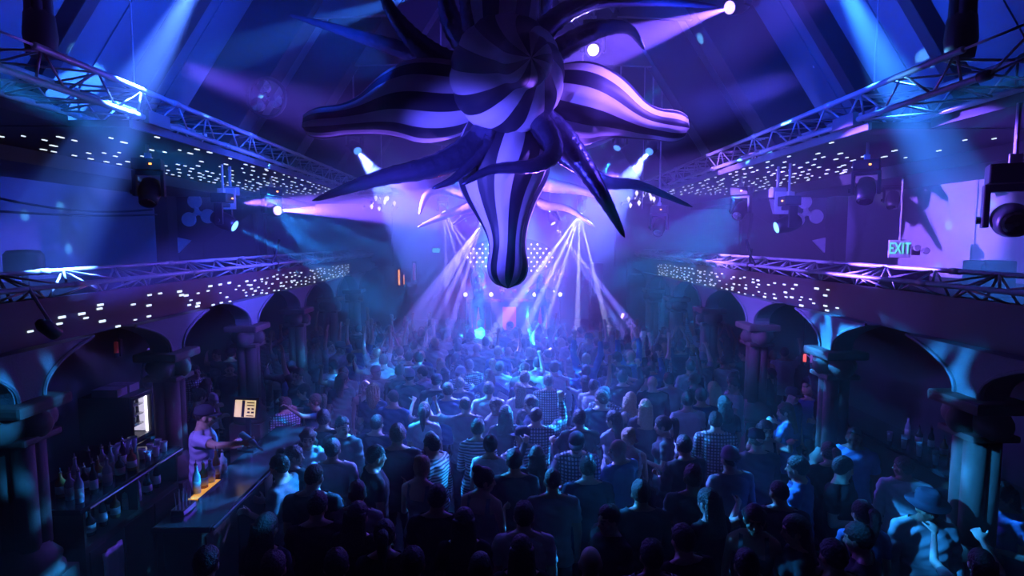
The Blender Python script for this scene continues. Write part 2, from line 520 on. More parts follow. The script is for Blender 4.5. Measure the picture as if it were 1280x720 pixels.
# cross walls with cut ornaments at the far end of each gallery
def disc_ornament(c, r, label, s=1, m=M['plastic_white'], ring=False, n=Vector((0, -1, 0))):
    rt = empty('disc_ornament', c, world=True)
    tag(rt, label, 'ornament')
    q = Vector((0, 0, 1)).rotation_difference(n).to_matrix()
    for k in range(3):
        a = math.radians(100 + 120 * k)
        d = q @ Vector((math.cos(a) * r, math.sin(a) * r, 0))
        b = MB(); b.lathe([(0, -.03), (r * .62, -.03), (r * .66, 0), (r * .6, .04), (0, .05)], Vector(c) + d, 18, q); b.build('disc', m, rt, smooth=False)
        b = MB(); b.capsule(Vector(c), Vector(c) + d * .6, r * .26, r * .16); b.build('arm', m, rt)
    if ring:
        pts = [Vector(c) + q @ Vector((math.cos(a) * r * 1.75, math.sin(a) * r * 1.75, 0)) for a in np.linspace(0, 2 * math.pi, 33)]
        b = MB(); b.tube(pts, r * .16, 8); b.build('ring', M['fixture'], rt)
    return rt
for s in (-1, 1):
    sd = 'bar' if s < 0 else 'EXIT sign'
    m = MB(); m.bx(s * 5.9, s * 8.3, 14.3, 14.45, 3.15, 4.9); struct('cross_wall', m, M['black_paint'], 'black cross wall at the far end of the gallery, %s side' % sd)
    m = MB(); m.bx(s * 8.0, s * 8.3, 13.9, 14.3, 3.15, 4.9); struct('pillar', m, M['black_paint'], 'black pillar at the far end of the gallery wall, %s side' % sd)
    c = Vector((s * 7.45, 14.2, 4.66 - .14))
    disc_ornament(c, 0.27, 'pale three-disc ornament on the black cross wall, %s side gallery' % sd)
    for dx, dz, k, r in ((-.75, .18, 0, .3), (.42, -.78, 1, .34)):
        m = MB()
        cx, cz = c.x + s * dx, c.z + dz
        t = [(cx - r * .5, cz + r * .5), (cx + r * .5, cz + r * .45), (cx - .04, cz - r * .7)] if k == 0 else [(cx + s * r * .3, cz + r * .5), (cx + s * r * .3, cz - r * .6), (cx - s * r * .6, cz + .1)]
        m.prism(t, 'y', 14.22, 14.29)
        tag(m.build('triangle_ornament', M['plastic_white']), '%s pale triangular ornament beside the three discs, %s side gallery' % (['upper', 'lower'][k], sd), 'ornament')
    # inclined dark panel and pale wing wall further on
    m = MB(); m.prism([(s * 5.9, 3.15), (s * 7.2, 3.15), (s * 7.2, 3.75), (s * 6.0, 4.5)], 'y', 13.9, 14.1)
    tag(m.build('slanted_speaker_panel', M['fixture'], bevel=.02), 'slanted black panel leaning at the far end of the gallery, %s side' % sd, 'panel')
    m = MB(); m.bx(s * 3.6, s * 5.0, 18.6, 18.8, 3.0, 5.0); struct('wing_wall', m, M['gallery'], 'pale wing wall beside the stage, %s side' % sd)

# ------------------------------------------------------------------ arcade under the galleries
def arcade_column(x, y, s, near, label):
    t = empty('arcade_column', (x, y, 0), world=True)
    tag(t, label, None, None, 'structure')
    m = MB(); m.bx(x - .24, x + .24, y - .24, y + .24, 0, 1.0); m.build('pedestal', M['stone'], t, bevel=.01)
    m = MB(); m.lathe([(.25, 1.0), (.25, 1.06), (.22, 1.1), (.235, 1.16), (.17, 1.24), (.155, 1.3)], (x, y, 0), 20); m.build('base_moulding', M['stone'], t, smooth=True)
    for k in range(4):           # clustered shaft
        a = math.pi / 4 + k * math.pi / 2
        m = MB(); m.lathe([(.088, 1.28), (.085, 2.2)], (x + .085 * math.cos(a), y + .085 * math.sin(a), 0), 14); m.build('shaft', M['stone'], t, smooth=True)
    m = MB()
    m.box((x, y, 2.22), (.40, .40, .06)); m.build('neck_ring', M['stone'], t, bevel=.02)
    # scrolled capital: two stacked rolls
    m = MB(); m.capsule((x - s * .02, y - .19, 2.34), (x - s * .02, y + .19, 2.34), .13, .13, 14); m.capsule((x - .14, y, 2.33), (x + .14, y, 2.33), .12, .12, 14); m.build('scroll', M['stone'], t, smooth=True)
    m = MB(); m.box((x, y, 2.49), (.50, .56, .10)); m.build('abacus', M['stone'], t, bevel=.03)
    # spandrel that widens upward between two arches
    m = MB(); prof = []
    for k in range(9):
        a = k / 8
        prof.append((.16 + .62 * a ** 2.4, 2.54 + .40 * a))
    poly = [(-w, z) for w, z in prof][::-1] + prof
    m.prism([(y + w, z) for w, z in poly], 'x', x - .11, x + .11)
    m.build('spandrel', M['plaster'], t)
    m = MB()
    for sg in (-1, 1):
        m.tube([(x - s * .12, y + sg * (w - .03), z) for w, z in prof], .018, 6)
    m.build('spandrel_moulding', M['plaster'], t)
    # archivolt: the edge roll of the arch soffit
    return t
CY = [4.72, 6.85, 9.0, 11.15, 13.3, 15.45]
for s in (-1, 1):
    for k, y in enumerate(CY):
        where = 'beside the bar' if s < 0 else 'on the EXIT sign side'
        arcade_column(s * 4.02, y, s, k < 2, 'stone column with scrolled capital %s, %s down the hall' % (where, ORD[k + 1]))

# ------------------------------------------------------------------ trusses
def unit_rod(r, seg):
    m = MB(); m.lathe([(r, 0), (r, 1)], (0, 0, 0), seg)
    me = m.mesh('brace', True); me.materials.append(M['alu']); return me
ROD = unit_rod(.0115, 6)
ROD2 = unit_rod(.024, 6)
def rod(parent, a, b, me, name='brace'):
    a = Vector(a); b = Vector(b)
    o = bpy.data.objects.new(name, me); COL.objects.link(o)
    o.parent = parent
    o.location = a - Vector(parent.location)
    o.rotation_mode = 'QUATERNION'
    o.rotation_quaternion = (b - a).to_track_quat('Z', 'Y')
    o.scale = (1, 1, (b - a).length)
    return o
def truss(chords, y0, y1, step, faces, label, r=.026, starts=None):
    t = empty('lighting_truss', (chords[0][0], y0, chords[0][1]), world=True)
    tag(t, label, 'truss')
    for k, (x, z) in enumerate(chords):
        ys = (starts or [y0] * len(chords))[k]
        m = MB(); m.lathe([(r * .8, -0.0), (r, .01), (r, y1 - ys - .01), (r * .8, y1 - ys)], (x, ys, z), 12, Matrix.Rotation(-math.pi / 2, 3, 'X'))
        m.build('chord', M['alu'], t, smooth=True)
        y = ys + 2.0
        while y < y1 - 1:
            m = MB(); m.lathe([(r * 1.28, -.06), (r * 1.28, .06)], (x, y, z), 12, Matrix.Rotation(-math.pi / 2, 3, 'X')); m.build('coupler', M['alu'], t, smooth=True)
            y += 2.0
    for (i, j) in faces:
        (xa, za), (xb, zb) = chords[i], chords[j]
        ya = max((starts or [y0] * 9)[i], (starts or [y0] * 9)[j]) + .08
        y = ya; f = 0
        while y + step < y1:
            if f % 2 == 0: rod(t, (xa, y, za), (xb, y + step, zb), ROD)
            else: rod(t, (xb, y, zb), (xa, y + step, za), ROD)
            if f % 4 == 0: rod(t, (xa, y, za), (xb, y, zb), ROD)
            y += step; f += 1
    # end frame
    for a, b in [(i, j) for i, j in faces]:
        rod(t, (chords[a][0], y1, chords[a][1]), (chords[b][0], y1, chords[b][1]), ROD)
    return t
for s in (-1, 1):
    sd = 'bar' if s < 0 else 'EXIT sign'
    up = [(s * 3.80, 5.42), (s * 3.86, 5.16), (s * 4.5, 5.42), (s * 4.5, 5.16)]
    st = [4.85, 4.2, 4.9, 4.3] if s < 0 else [4.85, 4.7, 5.05, 4.95]
    t = truss(up, st[0], 15.6, .33, [(0, 1), (2, 3), (0, 2), (1, 3)], 'high silver box truss above the %s gallery' % sd, .03, st)
    for a, b in (((s * 3.80, st[0], 5.42), (s * 4.2, st[0] - .3, 5.58)), ((s * 4.2, st[0] - .3, 5.58), (s * 3.86, st[0] - .2, 5.16)), ((s * 4.2, st[0] - .3, 5.58), (s * 4.5, st[2], 5.42)), ((s * 4.2, st[0] - .3, 5.58), (s * 4.5, st[3] - .1, 5.16)), ((s * 3.86, st[0] - .2, 5.16), (s * 4.5, st[3] - .1, 5.16)), ((s * 3.86, st[0] - .2, 5.16), (s * 4.5, st[2], 5.42))):
        rod(t, a, b, ROD)
    m = MB(); m.ell((s * 4.2, st[0] - .3, 5.58), (.05, .05, .05)); m.build('end_cone', M['fixture'], t, smooth=True)
    for xx, yy, zz in ((s * 3.86, st[1], 5.16), (s * 4.5, st[2], 5.42)):
        m = MB(); m.lathe([(.02, -.06), (.042, -.05), (.042, .04), (.02, .05)], (xx, yy, zz), 10, Matrix.Rotation(-math.pi / 2, 3, 'X')); m.build('end_cone', M['fixture'], t, smooth=True)
    m = MB(); m.bx(s * 3.80, s * 3.86, 6.35, 6.75, 5.10, 5.24); m.build('joint_plate', M['steel_plate'], t, bevel=.005)
    lo = [(s * 4.20, 3.56), (s * 3.90, 3.45), (s * 4.08, 3.31)]
    truss(lo, 3.3, 17.2, .36, [(0, 1), (1, 2), (0, 2)], 'low silver triangular truss along the %s gallery edge' % sd, .024)
    # cable bundle and chain bag that drop to the high truss
    px, pz = (52, 66) if s < 0 else (1200, 66)
    b0 = PX(px, pz, s * 4.05)
    cb = empty('cable_bundle', (b0.x, b0.y, 5.45), world=True)
    tag(cb, 'thick black cable bundle dropping to the high truss, %s side' % sd, 'cable')
    for k in range(7):
        a = k * 2 * math.pi / 6
        r = 0 if k == 6 else .055
        pts = [(b0.x + r * math.cos(a) * f, b0.y + r * math.sin(a) * f, z) for z, f in ((5.45, .9), (5.75, 1.25), (6.3, 1.0), (7.2, .8), (9.0, .6))]
        m = MB(); m.tube(spline(pts, 14), .042, 8); m.build('cable', M['rubber'], cb, smooth=True)
    m = MB(); m.lathe([(.03, 5.42), (.11, 5.46), (.13, 5.62), (.115, 5.8), (.09, 5.84)], (b0.x, b0.y, 0), 14); m.build('chain_bag', M['rubber'], cb, smooth=True)
    # thin hanging rod
    hp = PX(168 if s < 0 else 1093, 100, s * 4.0)
    m = MB(); m.tube([(hp.x, hp.y, 5.46), (hp.x, hp.y, 10.8)], .009, 6)
    tag(m.build('hanging_rod', M['alu']), 'thin straight steel rod holding the high truss, %s side' % sd, 'rod')
# draped cables on the bar-side gallery wall
for k, (a, b, sag) in enumerate((((0, 242), (190, 262), .15), ((0, 262), (200, 268), .06))):
    p = PX(a[0] - 30, a[1], -8.25); q = PX(b[0], b[1], -8.25)
    pts = [p.lerp(q, i / 12) + Vector((0, 0, -sag * math.sin(math.pi * i / 12))) for i in range(13)]
    m = MB(); m.tube(pts, .022, 6)
    tag(m.build('wall_cable', M['rubber']), '%s black cable sagging along the pale gallery wall, bar side' % ['upper', 'lower'][k], 'cable')

# small glowing bars standing in for dots of light on soffits and fascias
lq = MB(); lq.box((0, 0, 0), (.03, .1, .012)); GLOWM = lq.mesh('glow_bar'); GLOWM.materials.append(mat('dot_glow', (.9, .95, 1), .4, emit=(.72, .85, 1.0), estr=1.5))
lq = MB(); lq.box((0, 0, 0), (.012, .1, .026)); GLOWF = lq.mesh('glow_bar'); GLOWF.materials.append(GLOWM.materials[0])
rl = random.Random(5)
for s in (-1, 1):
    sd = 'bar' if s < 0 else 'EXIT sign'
    t = empty('soffit_light_dots', (s * 5, 10, 5.05)); tag(t, 'field of small glowing bars for light dots under the soffit, %s side' % sd, 'lights')
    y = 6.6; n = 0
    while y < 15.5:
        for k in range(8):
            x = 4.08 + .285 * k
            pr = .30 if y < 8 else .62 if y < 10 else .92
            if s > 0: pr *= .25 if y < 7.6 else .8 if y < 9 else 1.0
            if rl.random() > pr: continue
            o = bpy.data.objects.new('glow_bar', GLOWM); COL.objects.link(o); o.parent = t
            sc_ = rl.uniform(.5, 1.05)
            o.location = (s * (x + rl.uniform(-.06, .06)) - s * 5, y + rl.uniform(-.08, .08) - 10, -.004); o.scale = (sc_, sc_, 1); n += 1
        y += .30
    t = empty('fascia_light_dots', (s * 4.05, 9, 3.1)); tag(t, 'scatter of small glowing bars for light dots along the gallery fascia, %s side' % sd, 'lights')
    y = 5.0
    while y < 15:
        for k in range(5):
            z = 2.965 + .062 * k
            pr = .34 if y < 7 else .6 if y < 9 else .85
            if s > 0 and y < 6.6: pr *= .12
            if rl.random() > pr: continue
            o = bpy.data.objects.new('glow_bar', GLOWF); COL.objects.link(o); o.parent = t
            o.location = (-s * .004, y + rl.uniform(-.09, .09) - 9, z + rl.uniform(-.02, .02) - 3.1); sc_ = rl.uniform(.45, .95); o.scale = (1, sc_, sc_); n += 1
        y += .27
    print('light_dots', n)
# ------------------------------------------------------------------ the striped inflatables
def petal(parent, pts, prof, twist, n=14, name='striped_petal', rs=1.0, phase=0.0, k=3):
    """a sewn gored petal: pale and navy gores twist along its length"""
    N = 44
    c = spline(pts, N)
    t0 = (c[1] - c[0]).normalized()
    u = t0.orthogonal().normalized()
    seg = n * k
    mb = MB(); vs = []
    for i, p in enumerate(c):
        f = i / N
        t = (c[min(i + 1, N)] - c[max(i - 1, 0)]).normalized()
        u = (u - t * u.dot(t)).normalized(); w = t.cross(u)
        R = interp([a for a, b in prof], [b for a, b in prof], f) * rs
        for q in range(seg):
            puff = 1 + .035 * math.sin(math.pi * ((q % k) / k)) * (1 if R > .05 else 0)
            a = 2 * math.pi * q / seg + twist * f + phase
            vs.append(p + (u * math.cos(a) + w * math.sin(a)) * max(R * puff, .002))
    mb.v = [tuple(v) for v in vs]
    for i in range(N):
        for q in range(seg):
            mb.f.append((i * seg + q, i * seg + (q + 1) % seg, (i + 1) * seg + (q + 1) % seg, (i + 1) * seg + q))
            mb.mi.append((q // k) % 2)
    return mb.build(name, [M['light_nylon'], M['dark_nylon']], parent, smooth=True)
def smoothprof(pr, n=40):
    xs = [a for a, b in pr]; out = []
    c = spline([(a, b, 0) for a, b in pr], n)
    return [(v.x, max(v.y, .001)) for v in c]
PROF = smoothprof([(0, .20), (.12, .30), (.28, .41), (.42, .42), (.55, .33), (.68, .22), (.80, .165), (.90, .165), (.96, .135), (.985, .09), (1, .002)])
PROFB = smoothprof([(0, .20), (.15, .36), (.34, .455), (.48, .42), (.60, .30), (.70, .205), (.79, .175), (.89, .195), (.95, .165), (.985, .09), (1, .002)])
PROFF = smoothprof([(0, .30), (.15, .46), (.33, .565), (.5, .52), (.64, .36), (.75, .245), (.85, .225), (.93, .195), (.975, .12), (1, .002)])
def tentacle(parent, pts, r0, m, tip=.012, rings=True, name='tentacle'):
    N = 40
    c = spline(pts, N)
    rad = [(r0 * (1 - i / N) ** .75 * (1 + (.05 * math.sin(i * 2.4) if rings else 0)) + tip * (i / N)) * (1 if i < N else .25) for i in range(N + 1)]
    mb = MB(); mb.tube(c, rad, 14)
    return mb.build(name, m, parent, smooth=True)

inf = empty('striped_inflatable', P(634, 108, 6.4), world=True)
tag(inf, 'giant striped star-shaped inflatable with navy tentacles hanging over the crowd', 'inflatable')
m = MB(); m.ell(P(634, 112, 6.5), (.52, .5, .52), None, 24, 16); m.build('core', M['foil'], inf, smooth=True)
petal(inf, [P(636, 105, 6.5), P(565, 122, 6.45), P(500, 131, 6.4), P(445, 147, 6.35), P(377, 158, 6.3)], PROF, 1.0, phase=.4)
petal(inf, [P(636, 118, 6.5), P(700, 128, 6.45), P(755, 134, 6.4), P(808, 153, 6.35), P(862, 160, 6.3)], PROF, 0.7, phase=.1)
petal(inf, [P(631, 120, 6.5), P(629, 180, 6.4), P(628, 235, 6.3), P(634, 300, 6.2), P(635, 361, 6.1)], PROFB, 1.0, rs=1.1, phase=.25)
petal(inf, [P(634, 100, 6.5), P(628, 30, 6.5), P(622, -50, 6.5), P(620, -120, 6.5), P(620, -180, 6.5)], PROF, 1.0)
petal(inf, [P(634, 110, 6.6), P(633, 102, 6.2), P(637, 88, 5.75), P(652, 78, 5.3), P(664, 72, 4.75)], PROFF, 1.5, phase=.3)
petal(inf, [P(634, 110, 6.6), P(634, 115, 7.2), P(634, 118, 7.7), P(634, 120, 8.2), P(634, 122, 8.6)], PROF, 1.0)
TEN = [
    ([(622, 150, 6.3), (598, 178, 6.0), (548, 206, 5.85), (470, 224, 5.7), (390, 251, 5.5)], .19),
    ([(660, 140, 6.3), (697, 165, 6.0), (728, 205, 5.85), (756, 250, 5.7), (781, 297, 5.5)], .17),
    ([(680, 150, 6.9), (715, 192, 6.9), (752, 226, 6.85), (800, 232, 6.8), (866, 259, 6.7)], .13),
    ([(655, 135, 6.2), (682, 160, 5.8), (692, 190, 5.6), (668, 207, 5.5), (615, 212, 5.5), (577, 231, 5.45)], .125),
    ([(610, 100, 6.5), (555, 78, 6.4), (520, 52, 6.3), (490, 15, 6.2), (470, -30, 6.1)], .18),
    ([(600, 105, 6.8), (530, 72, 6.9), (470, 52, 7.0), (420, 36, 7.0), (360, 18, 7.0)], .13),
    ([(665, 95, 6.6), (700, 62, 6.5), (745, 38, 6.4), (785, 36, 6.9), (806, 62, 7.3)], .15),
    ([(645, 80, 6.4), (690, 28, 6.3), (740, 2, 6.2), (810, 0, 6.15), (901, 9, 6.1)], .14),
    ([(620, 80, 6.5), (596, 40, 6.4), (584, -10, 6.3), (575, -80, 6.2)], .19),
    ([(610, 80, 6.7), (572, 40, 6.7), (556, -5, 6.7), (552, -70, 6.7)], .19),
    ([(655, 75, 6.7), (668, 25, 6.7), (690, -20, 6.7), (720, -70, 6.7)], .18),
    ([(628, 145, 6.2), (612, 172, 5.95), (602, 190, 5.9), (570, 222, 5.8), (540, 236, 5.75)], .10),
    ([(645, 145, 6.25), (668, 172, 6.1), (690, 192, 6.2), (720, 215, 6.4)], .11),
]
for pts, r in TEN:
    tentacle(inf, [P(*p) for p in pts], r, M['foil'])
for dx in (-.3, .35):
    m = MB(); m.tube([inf.location + Vector((dx, 0, .3)), (inf.location.x + dx * .3, 6.4, 12.6)], .008, 6); m.build('suspension_wire', M['alu'], inf)

inf2 = empty('silver_inflatable', P(634, 215, 10.6), world=True)
tag(inf2, 'smaller silver inflatable star with thin curling tentacles hanging behind the striped one', 'inflatable')
m = MB(); m.ell(P(634, 215, 10.6), (.5, .5, .5), None, 20, 12); m.build('core', M['silver_foil'], inf2, smooth=True)
TEN2 = [
    ([(630, 225, 10.5), (590, 240, 10.3), (556, 235, 10.2), (534, 243, 10.1), (524, 268, 10)], .17),
    ([(630, 240, 10.5), (598, 255, 10.3), (565, 266, 10.2), (522, 284, 10)], .15),
    ([(630, 245, 10.7), (605, 262, 10.8), (585, 268, 10.9), (566, 281, 11)], .09),
    ([(640, 240, 10.5), (680, 256, 10.3), (712, 262, 10.2), (744, 284, 10)], .11),
    ([(640, 222, 10.5), (690, 232, 10.3), (725, 238, 10.2), (768, 252, 10)], .16),
    ([(640, 235, 10.7), (672, 252, 10.7), (690, 262, 10.7), (700, 276, 10.7)], .10),
    ([(625, 200, 10.7), (590, 180, 10.8), (540, 175, 11), (500, 160, 11)], .14),
    ([(645, 200, 10.7), (690, 185, 10.8), (740, 180, 11), (780, 165, 11)], .14),
]
for pts, r in TEN2:
    tentacle(inf2, [P(*p) for p in pts], r, M['silver_foil'])
petal(inf2, [P(634, 215, 10.6), P(632, 250, 10.5), P(632, 280, 10.4), P(634, 318, 10.3)], PROF, 1.0, rs=.8)
m = MB(); m.tube([P(634, 205, 10.6), (inf2.location.x, 10.6, 12.6)], .008, 6); m.build('suspension_wire', M['alu'], inf2)

# mirror ball behind the bottom petal
mbz = empty('mirror_ball', (0.03, 12.3, 3.92), world=True); tag(mbz, 'mirror ball hanging behind the striped inflatable', 'mirror ball')
m = MB(); m.ell((0.03, 12.3, 3.92), (.3, .3, .3), None, 28, 18); m.build('ball', M['chrome'], mbz)
m = MB(); m.tube([(0.03, 12.3, 4.2), (0.03, 12.3, 12.6)], .01, 6); m.build('wire', M['alu'], mbz)

# ------------------------------------------------------------------ moving heads
LENS = {'cyan': glow('lens_cyan', (.25, .75, 1.0), 2.2), 'purple': glow('lens_purple', (.6, .4, 1.0), 2.6), 'white': glow('lens_white', (.8, .75, 1.0), 2.6), 'blue': glow('lens_blue', (.1, .35, 1.0), 1.5), 'off': M['chrome'], 'orange': glow('status_light', (1.0, .35, .05), 5)}
def moving_head(pos, target, lens, label, beams=(), size=1.0, hang=None, body='fixture', cat='stage light', status=True):
    """hung from above: base box, yoke with two arms, barrel head with lens; beams: (target, colour, power, angle, pattern)"""
    pos = Vector(pos); target = Vector(target)
    t = empty('moving_head_light', pos, world=True)
    tag(t, label, cat)
    B = M[body]
    d = (target - pos).normalized()
    yaw = math.atan2(d.y, d.x)
    R = Matrix.Rotation(yaw, 3, 'Z')
    S = size
    def L(x, y, z): return pos + R @ Vector((x * S, y * S, z * S))
    m = MB(); m.box(L(0, 0, .36), (.24 * S, .34 * S, .15 * S), R); m.build('base', B, t, bevel=.015)
    m = MB(); m.box(L(0, 0, .25), (.12 * S, .34 * S, .06 * S), R)
    for sg in (-1, 1):
        m.box(L(0, sg * .165, .11), (.13 * S, .045 * S, .34 * S), R)
    m.build('yoke', B, t, bevel=.012)
    q = d.to_track_quat('Z', 'Y').to_matrix()
    h = MB(); h.lathe([(.06 * S, -.20 * S), (.105 * S, -.17 * S), (.13 * S, -.06 * S), (.135 * S, .03 * S), (.115 * S, .12 * S), (.105 * S, .19 * S), (.09 * S, .19 * S)], pos, 20, q)
    hd = h.build('head', B, t, smooth=True)
    # lens sits on the head
    lm = MB(); lm.lathe([(.088 * S, .19 * S), (.07 * S, .20 * S), (.02 * S, .212 * S)], pos, 18, q)
    lo = lm.build('lens', LENS[lens], hd)
    lo.location = (0, 0, 0)
    for k, sg in enumerate((-1, 1)):
        m = MB(); m.lathe([(.03 * S, 0), (.03 * S, .03 * S)], L(0, sg * .19, 0), 10, R @ Matrix.Rotation(math.pi / 2, 3, 'X')); m.build('tilt_knob', B, t)
    m = MB(); m.box(L(0, 0, .47), (.05 * S, .08 * S, .09 * S), R); m.build('clamp', M['alu'], t, bevel=.006)
    if status:
        m = MB(); m.box(L(.125, .05, .36), (.012 * S, .03 * S, .02 * S), R); m.build('status_light', LENS['orange'], t)
    if hang:
        hang = 5.07 if abs(pos.x) > 3.98 else 5.6 + (4.9 - abs(pos.x)) * 1.5
        if abs(pos.x) > 6.5: hang = 4.92
        m = MB(); m.tube([L(0, 0, .48), (pos.x, pos.y, hang)], .02, 8); m.build('hanging_pipe', M['alu'], t)
    front = pos + d * (.225 * S)
    for (tg, colr, pw, an, pat) in beams:
        spot(front, tg, colr, pw * BEAM, an, .25, .012, pat, 'beam_lamp')
    return t
XL = 4.5
def px_on(px, py, X): return PX(px, py, X)
# bar-side gallery
moving_head(px_on(187, 240, -XL), px_on(187, 240, -XL) + Vector((.2, -.6, -.9)), 'off', 'dark moving head light with small orange status lamp over the bar-side gallery', hang=5.05, size=.95)
p = px_on(280, 276, -XL)
moving_head(p, P(420, 345, 9.4), 'cyan', 'moving head light with pale bracket shining cyan beam, bar-side gallery', [(P(430, 350, 9.6), CYAN, 620, 9, None)], hang=5.05)
m = MB(); m.box(p + Vector((0, .12, .36)), (.30, .02, .34)); tag(m.build('mounting_plate', M['plastic_white'], bevel=.01), 'pale mounting plate behind the cyan moving head, bar-side gallery', 'plate')
p = px_on(340, 263, -XL)
moving_head(p, P(520, 268, 9.0), 'purple', 'moving head light shining a bright purple beam across the hall, bar side', [(P(560, 261, 9.2), (.16, .07, 1.0), 4200, 11, None)], hang=5.0)
# EXIT side gallery
p = px_on(985, 280, XL)
moving_head(p, P(860, 318, 9.2), 'cyan', 'moving head light with pale bracket shining cyan beam, EXIT sign side', [(P(850, 322, 9.4), CYAN, 620, 9, None)], hang=5.05)
m = MB(); m.box(p + Vector((0, .14, .34)), (.32, .02, .36)); tag(m.build('mounting_plate', M['plastic_white'], bevel=.01), 'pale mounting plate behind the cyan moving head, EXIT sign side', 'plate')
m = MB(); c = px_on(972, 241, XL); m.box(c, (.22, .16, .16)); m.bx(c.x - .02, c.x + .02, c.y - .02, c.y + .02, c.z, 5.07); tag(m.build('control_box', M['fixture_grey'], bevel=.012), 'small pale control box under the soffit above the cyan moving head, EXIT side', 'box')
m = MB(); c = px_on(288, 239, -XL); m.box(c, (.24, .16, .14)); m.bx(c.x - .02, c.x + .02, c.y - .02, c.y + .02, c.z, 5.07); tag(m.build('control_box', M['fixture_grey'], bevel=.012), 'small grey control box under the soffit above the cyan moving head, bar side', 'box')
moving_head(px_on(926, 263, XL), px_on(926, 263, XL) + Vector((-.5, -.5, -.5)), 'off', 'dark moving head light next to the pale wing wall, EXIT sign side', hang=5.0)
moving_head(px_on(1082, 238, XL), px_on(1082, 238, XL) + Vector((-.3, -.4, -.9)), 'off', 'dark moving head light in front of the purple gallery wall edge', hang=5.05, size=.85)
moving_head(px_on(1264, 275, XL + .1), px_on(1262, 270, XL + .1) + Vector((-.5, -.8, -.2)), 'off', 'big dark moving head light in front of the purple gallery wall', hang=5.05, size=1.15, status=False)
moving_head(px_on(1116, 250, 7.6), px_on(1116, 250, 7.6) + Vector((-.3, -.4, -.9)), 'off', 'dark shape standing in for a shadow high on the purple gallery wall', hang=4.9, size=.9, status=False)  # a shadow on the wall, built as a dark fixture body
# roof lanterns
moving_head(P(922, 6, 8.4), P(655, 96, 6.5), 'purple', 'moving head light at the roof shining a bright purple beam onto a tentacle', [(P(655, 96, 6.5), (.18, .08, 1.0), 2600, 12, None)], hang=9.4)
moving_head(P(864, 79, 12.0), P(800, 130, 11.5), 'cyan', 'small moving head light below a roof frame shining a thin cyan beam', [(P(800, 130, 11.5), CYAN, 700, 10, None)], hang=8.8, size=.9)
moving_head(P(400, 70, 11.5), P(520, 165, 10.6), 'cyan', 'small moving head light below a roof frame on the bar side shining blue beam', [(P(500, 150, 10.6), (.02, .2, 1), 600, 10, None)], hang=8.8, size=.9)
moving_head(P(775, 178, 12.5), P(750, 225, 12.0), 'blue', 'small moving head light behind the striped petal shining a short blue beam', [(P(745, 235, 12.0), CYAN, 500, 11, None)], hang=9.0, size=.9)
moving_head(P(742, 62, 9.5), P(736, 70, 7.4), 'white', 'white-hot moving head light glaring behind the striped inflatable', [(P(728, 80, 7.0), LAV, 20, 30, None)], hang=9.4)
moving_head(P(560, -20, 9.0), P(395, 30, 8.0), 'blue', 'moving head light at the roof ridge shining a blue beam toward the bar side', [(P(380, 38, 8.0), (.03, .18, 1), 1100, 9, None)], hang=9.6)
for s in (-1, 1):  # pair added to rim-light the crowd from beside the stage
    moving_head((s * 3.3, 13.0, 5.9), (-s * 0.6, 7.8, 1.5), 'blue', 'added moving head rim light above the truss end, blue over the crowd, %s side' % ('bar' if s < 0 else 'EXIT sign'), [((-s * 0.6, 7.8, 1.5), (0.10, 0.16, 1.0), 1250, 20, None)], hang=8)
# glittering clusters by the ends of the low trusses
for (px, py, X, lab) in ((478, 262, -3.1, 'glittering crystal chandelier light near the end of the truss, bar side'), (803, 258, 3.1, 'glittering crystal chandelier light near the end of the truss, EXIT sign side')):
    p = px_on(px, py, X)
    t = empty('crystal_chandelier', p, world=True); tag(t, lab, 'chandelier')
    m = MB(); m.lathe([(.08, .55), (.5, .52), (.62, .40), (.6, .36), (.1, .40)], p, 20); m.build('canopy', M['chrome'], t)
    rr = random.Random(3)
    m = MB(); m.lathe([(.015, .6), (.015, -.05)], p, 8); m.build('stem', M['chrome'], t)
    gm = glow('crystal_glow_' + lab[-3:].strip(), (.75, .7, 1.0), 2.2)
    for k in range(16):
        a = k * 2 * math.pi / 16; r = .16 + .30 * (k % 3) / 2
        z = .30 - .12 * ((k * 7) % 3)
        c = p + Vector((r * math.cos(a), r * math.sin(a), z))
        m = MB(); m.lathe([(0, -.085), (.04, 0), (0, .05)], c, 6); m.build('crystal', gm if k % 2 else M['chrome'], t)
    m = MB(); m.lathe([(.012, .6), (.012, 5.6 + (4.9 - abs(p.x)) * 1.5 - p.z)], p, 6); m.build('hanging_rod', M['alu'], t)
moving_head(px_on(824, 284, 3.25), px_on(824, 284, 3.25) + Vector((-.3, -.6, -.6)), 'off', 'dark moving head light beside the crystal chandelier, EXIT sign side', hang=5.2)

# stage lanterns with their fans of narrow beams
def fan(px, py, Y, targets, col, pw, an, label, lens='white'):
    p = P(px, py, Y)
    moving_head(p, P(*targets[len(targets) // 2]), lens, label, [(P(*t), col, pw, an, None) for t in targets], hang=6.5, size=.75, status=False)
fan(727, 260, 15.0, [(600, 440, 12.0), (652, 420, 13.5), (690, 380, 14.6), (722, 390, 14.4), (752, 380, 14.6)], WHITE, 3500, 3.4, 'moving head light at the EXIT side of the stage throwing white beams down')
fan(688, 274, 15.2, [(742, 345, 14.9), (775, 410, 14.0), (815, 440, 13.0)], LAV, 2500, 4.0, 'moving head light by the glowing oval wall throwing beams toward the EXIT side')
fan(604, 276, 15.0, [(418, 520, 8.0), (448, 505, 8.6), (478, 490, 9.2), (508, 480, 10.0), (545, 470, 11.0)], LAV, 4000, 2.6, 'moving head light above the stage throwing purple beams to the bar side')
fan(553, 262, 15.0, [(560, 400, 14.0), (600, 430, 12.6), (655, 450, 11.5), (690, 440, 11.2)], LAV, 2500, 3.2, 'moving head light at the bar side of the stage throwing thin lavender beams')

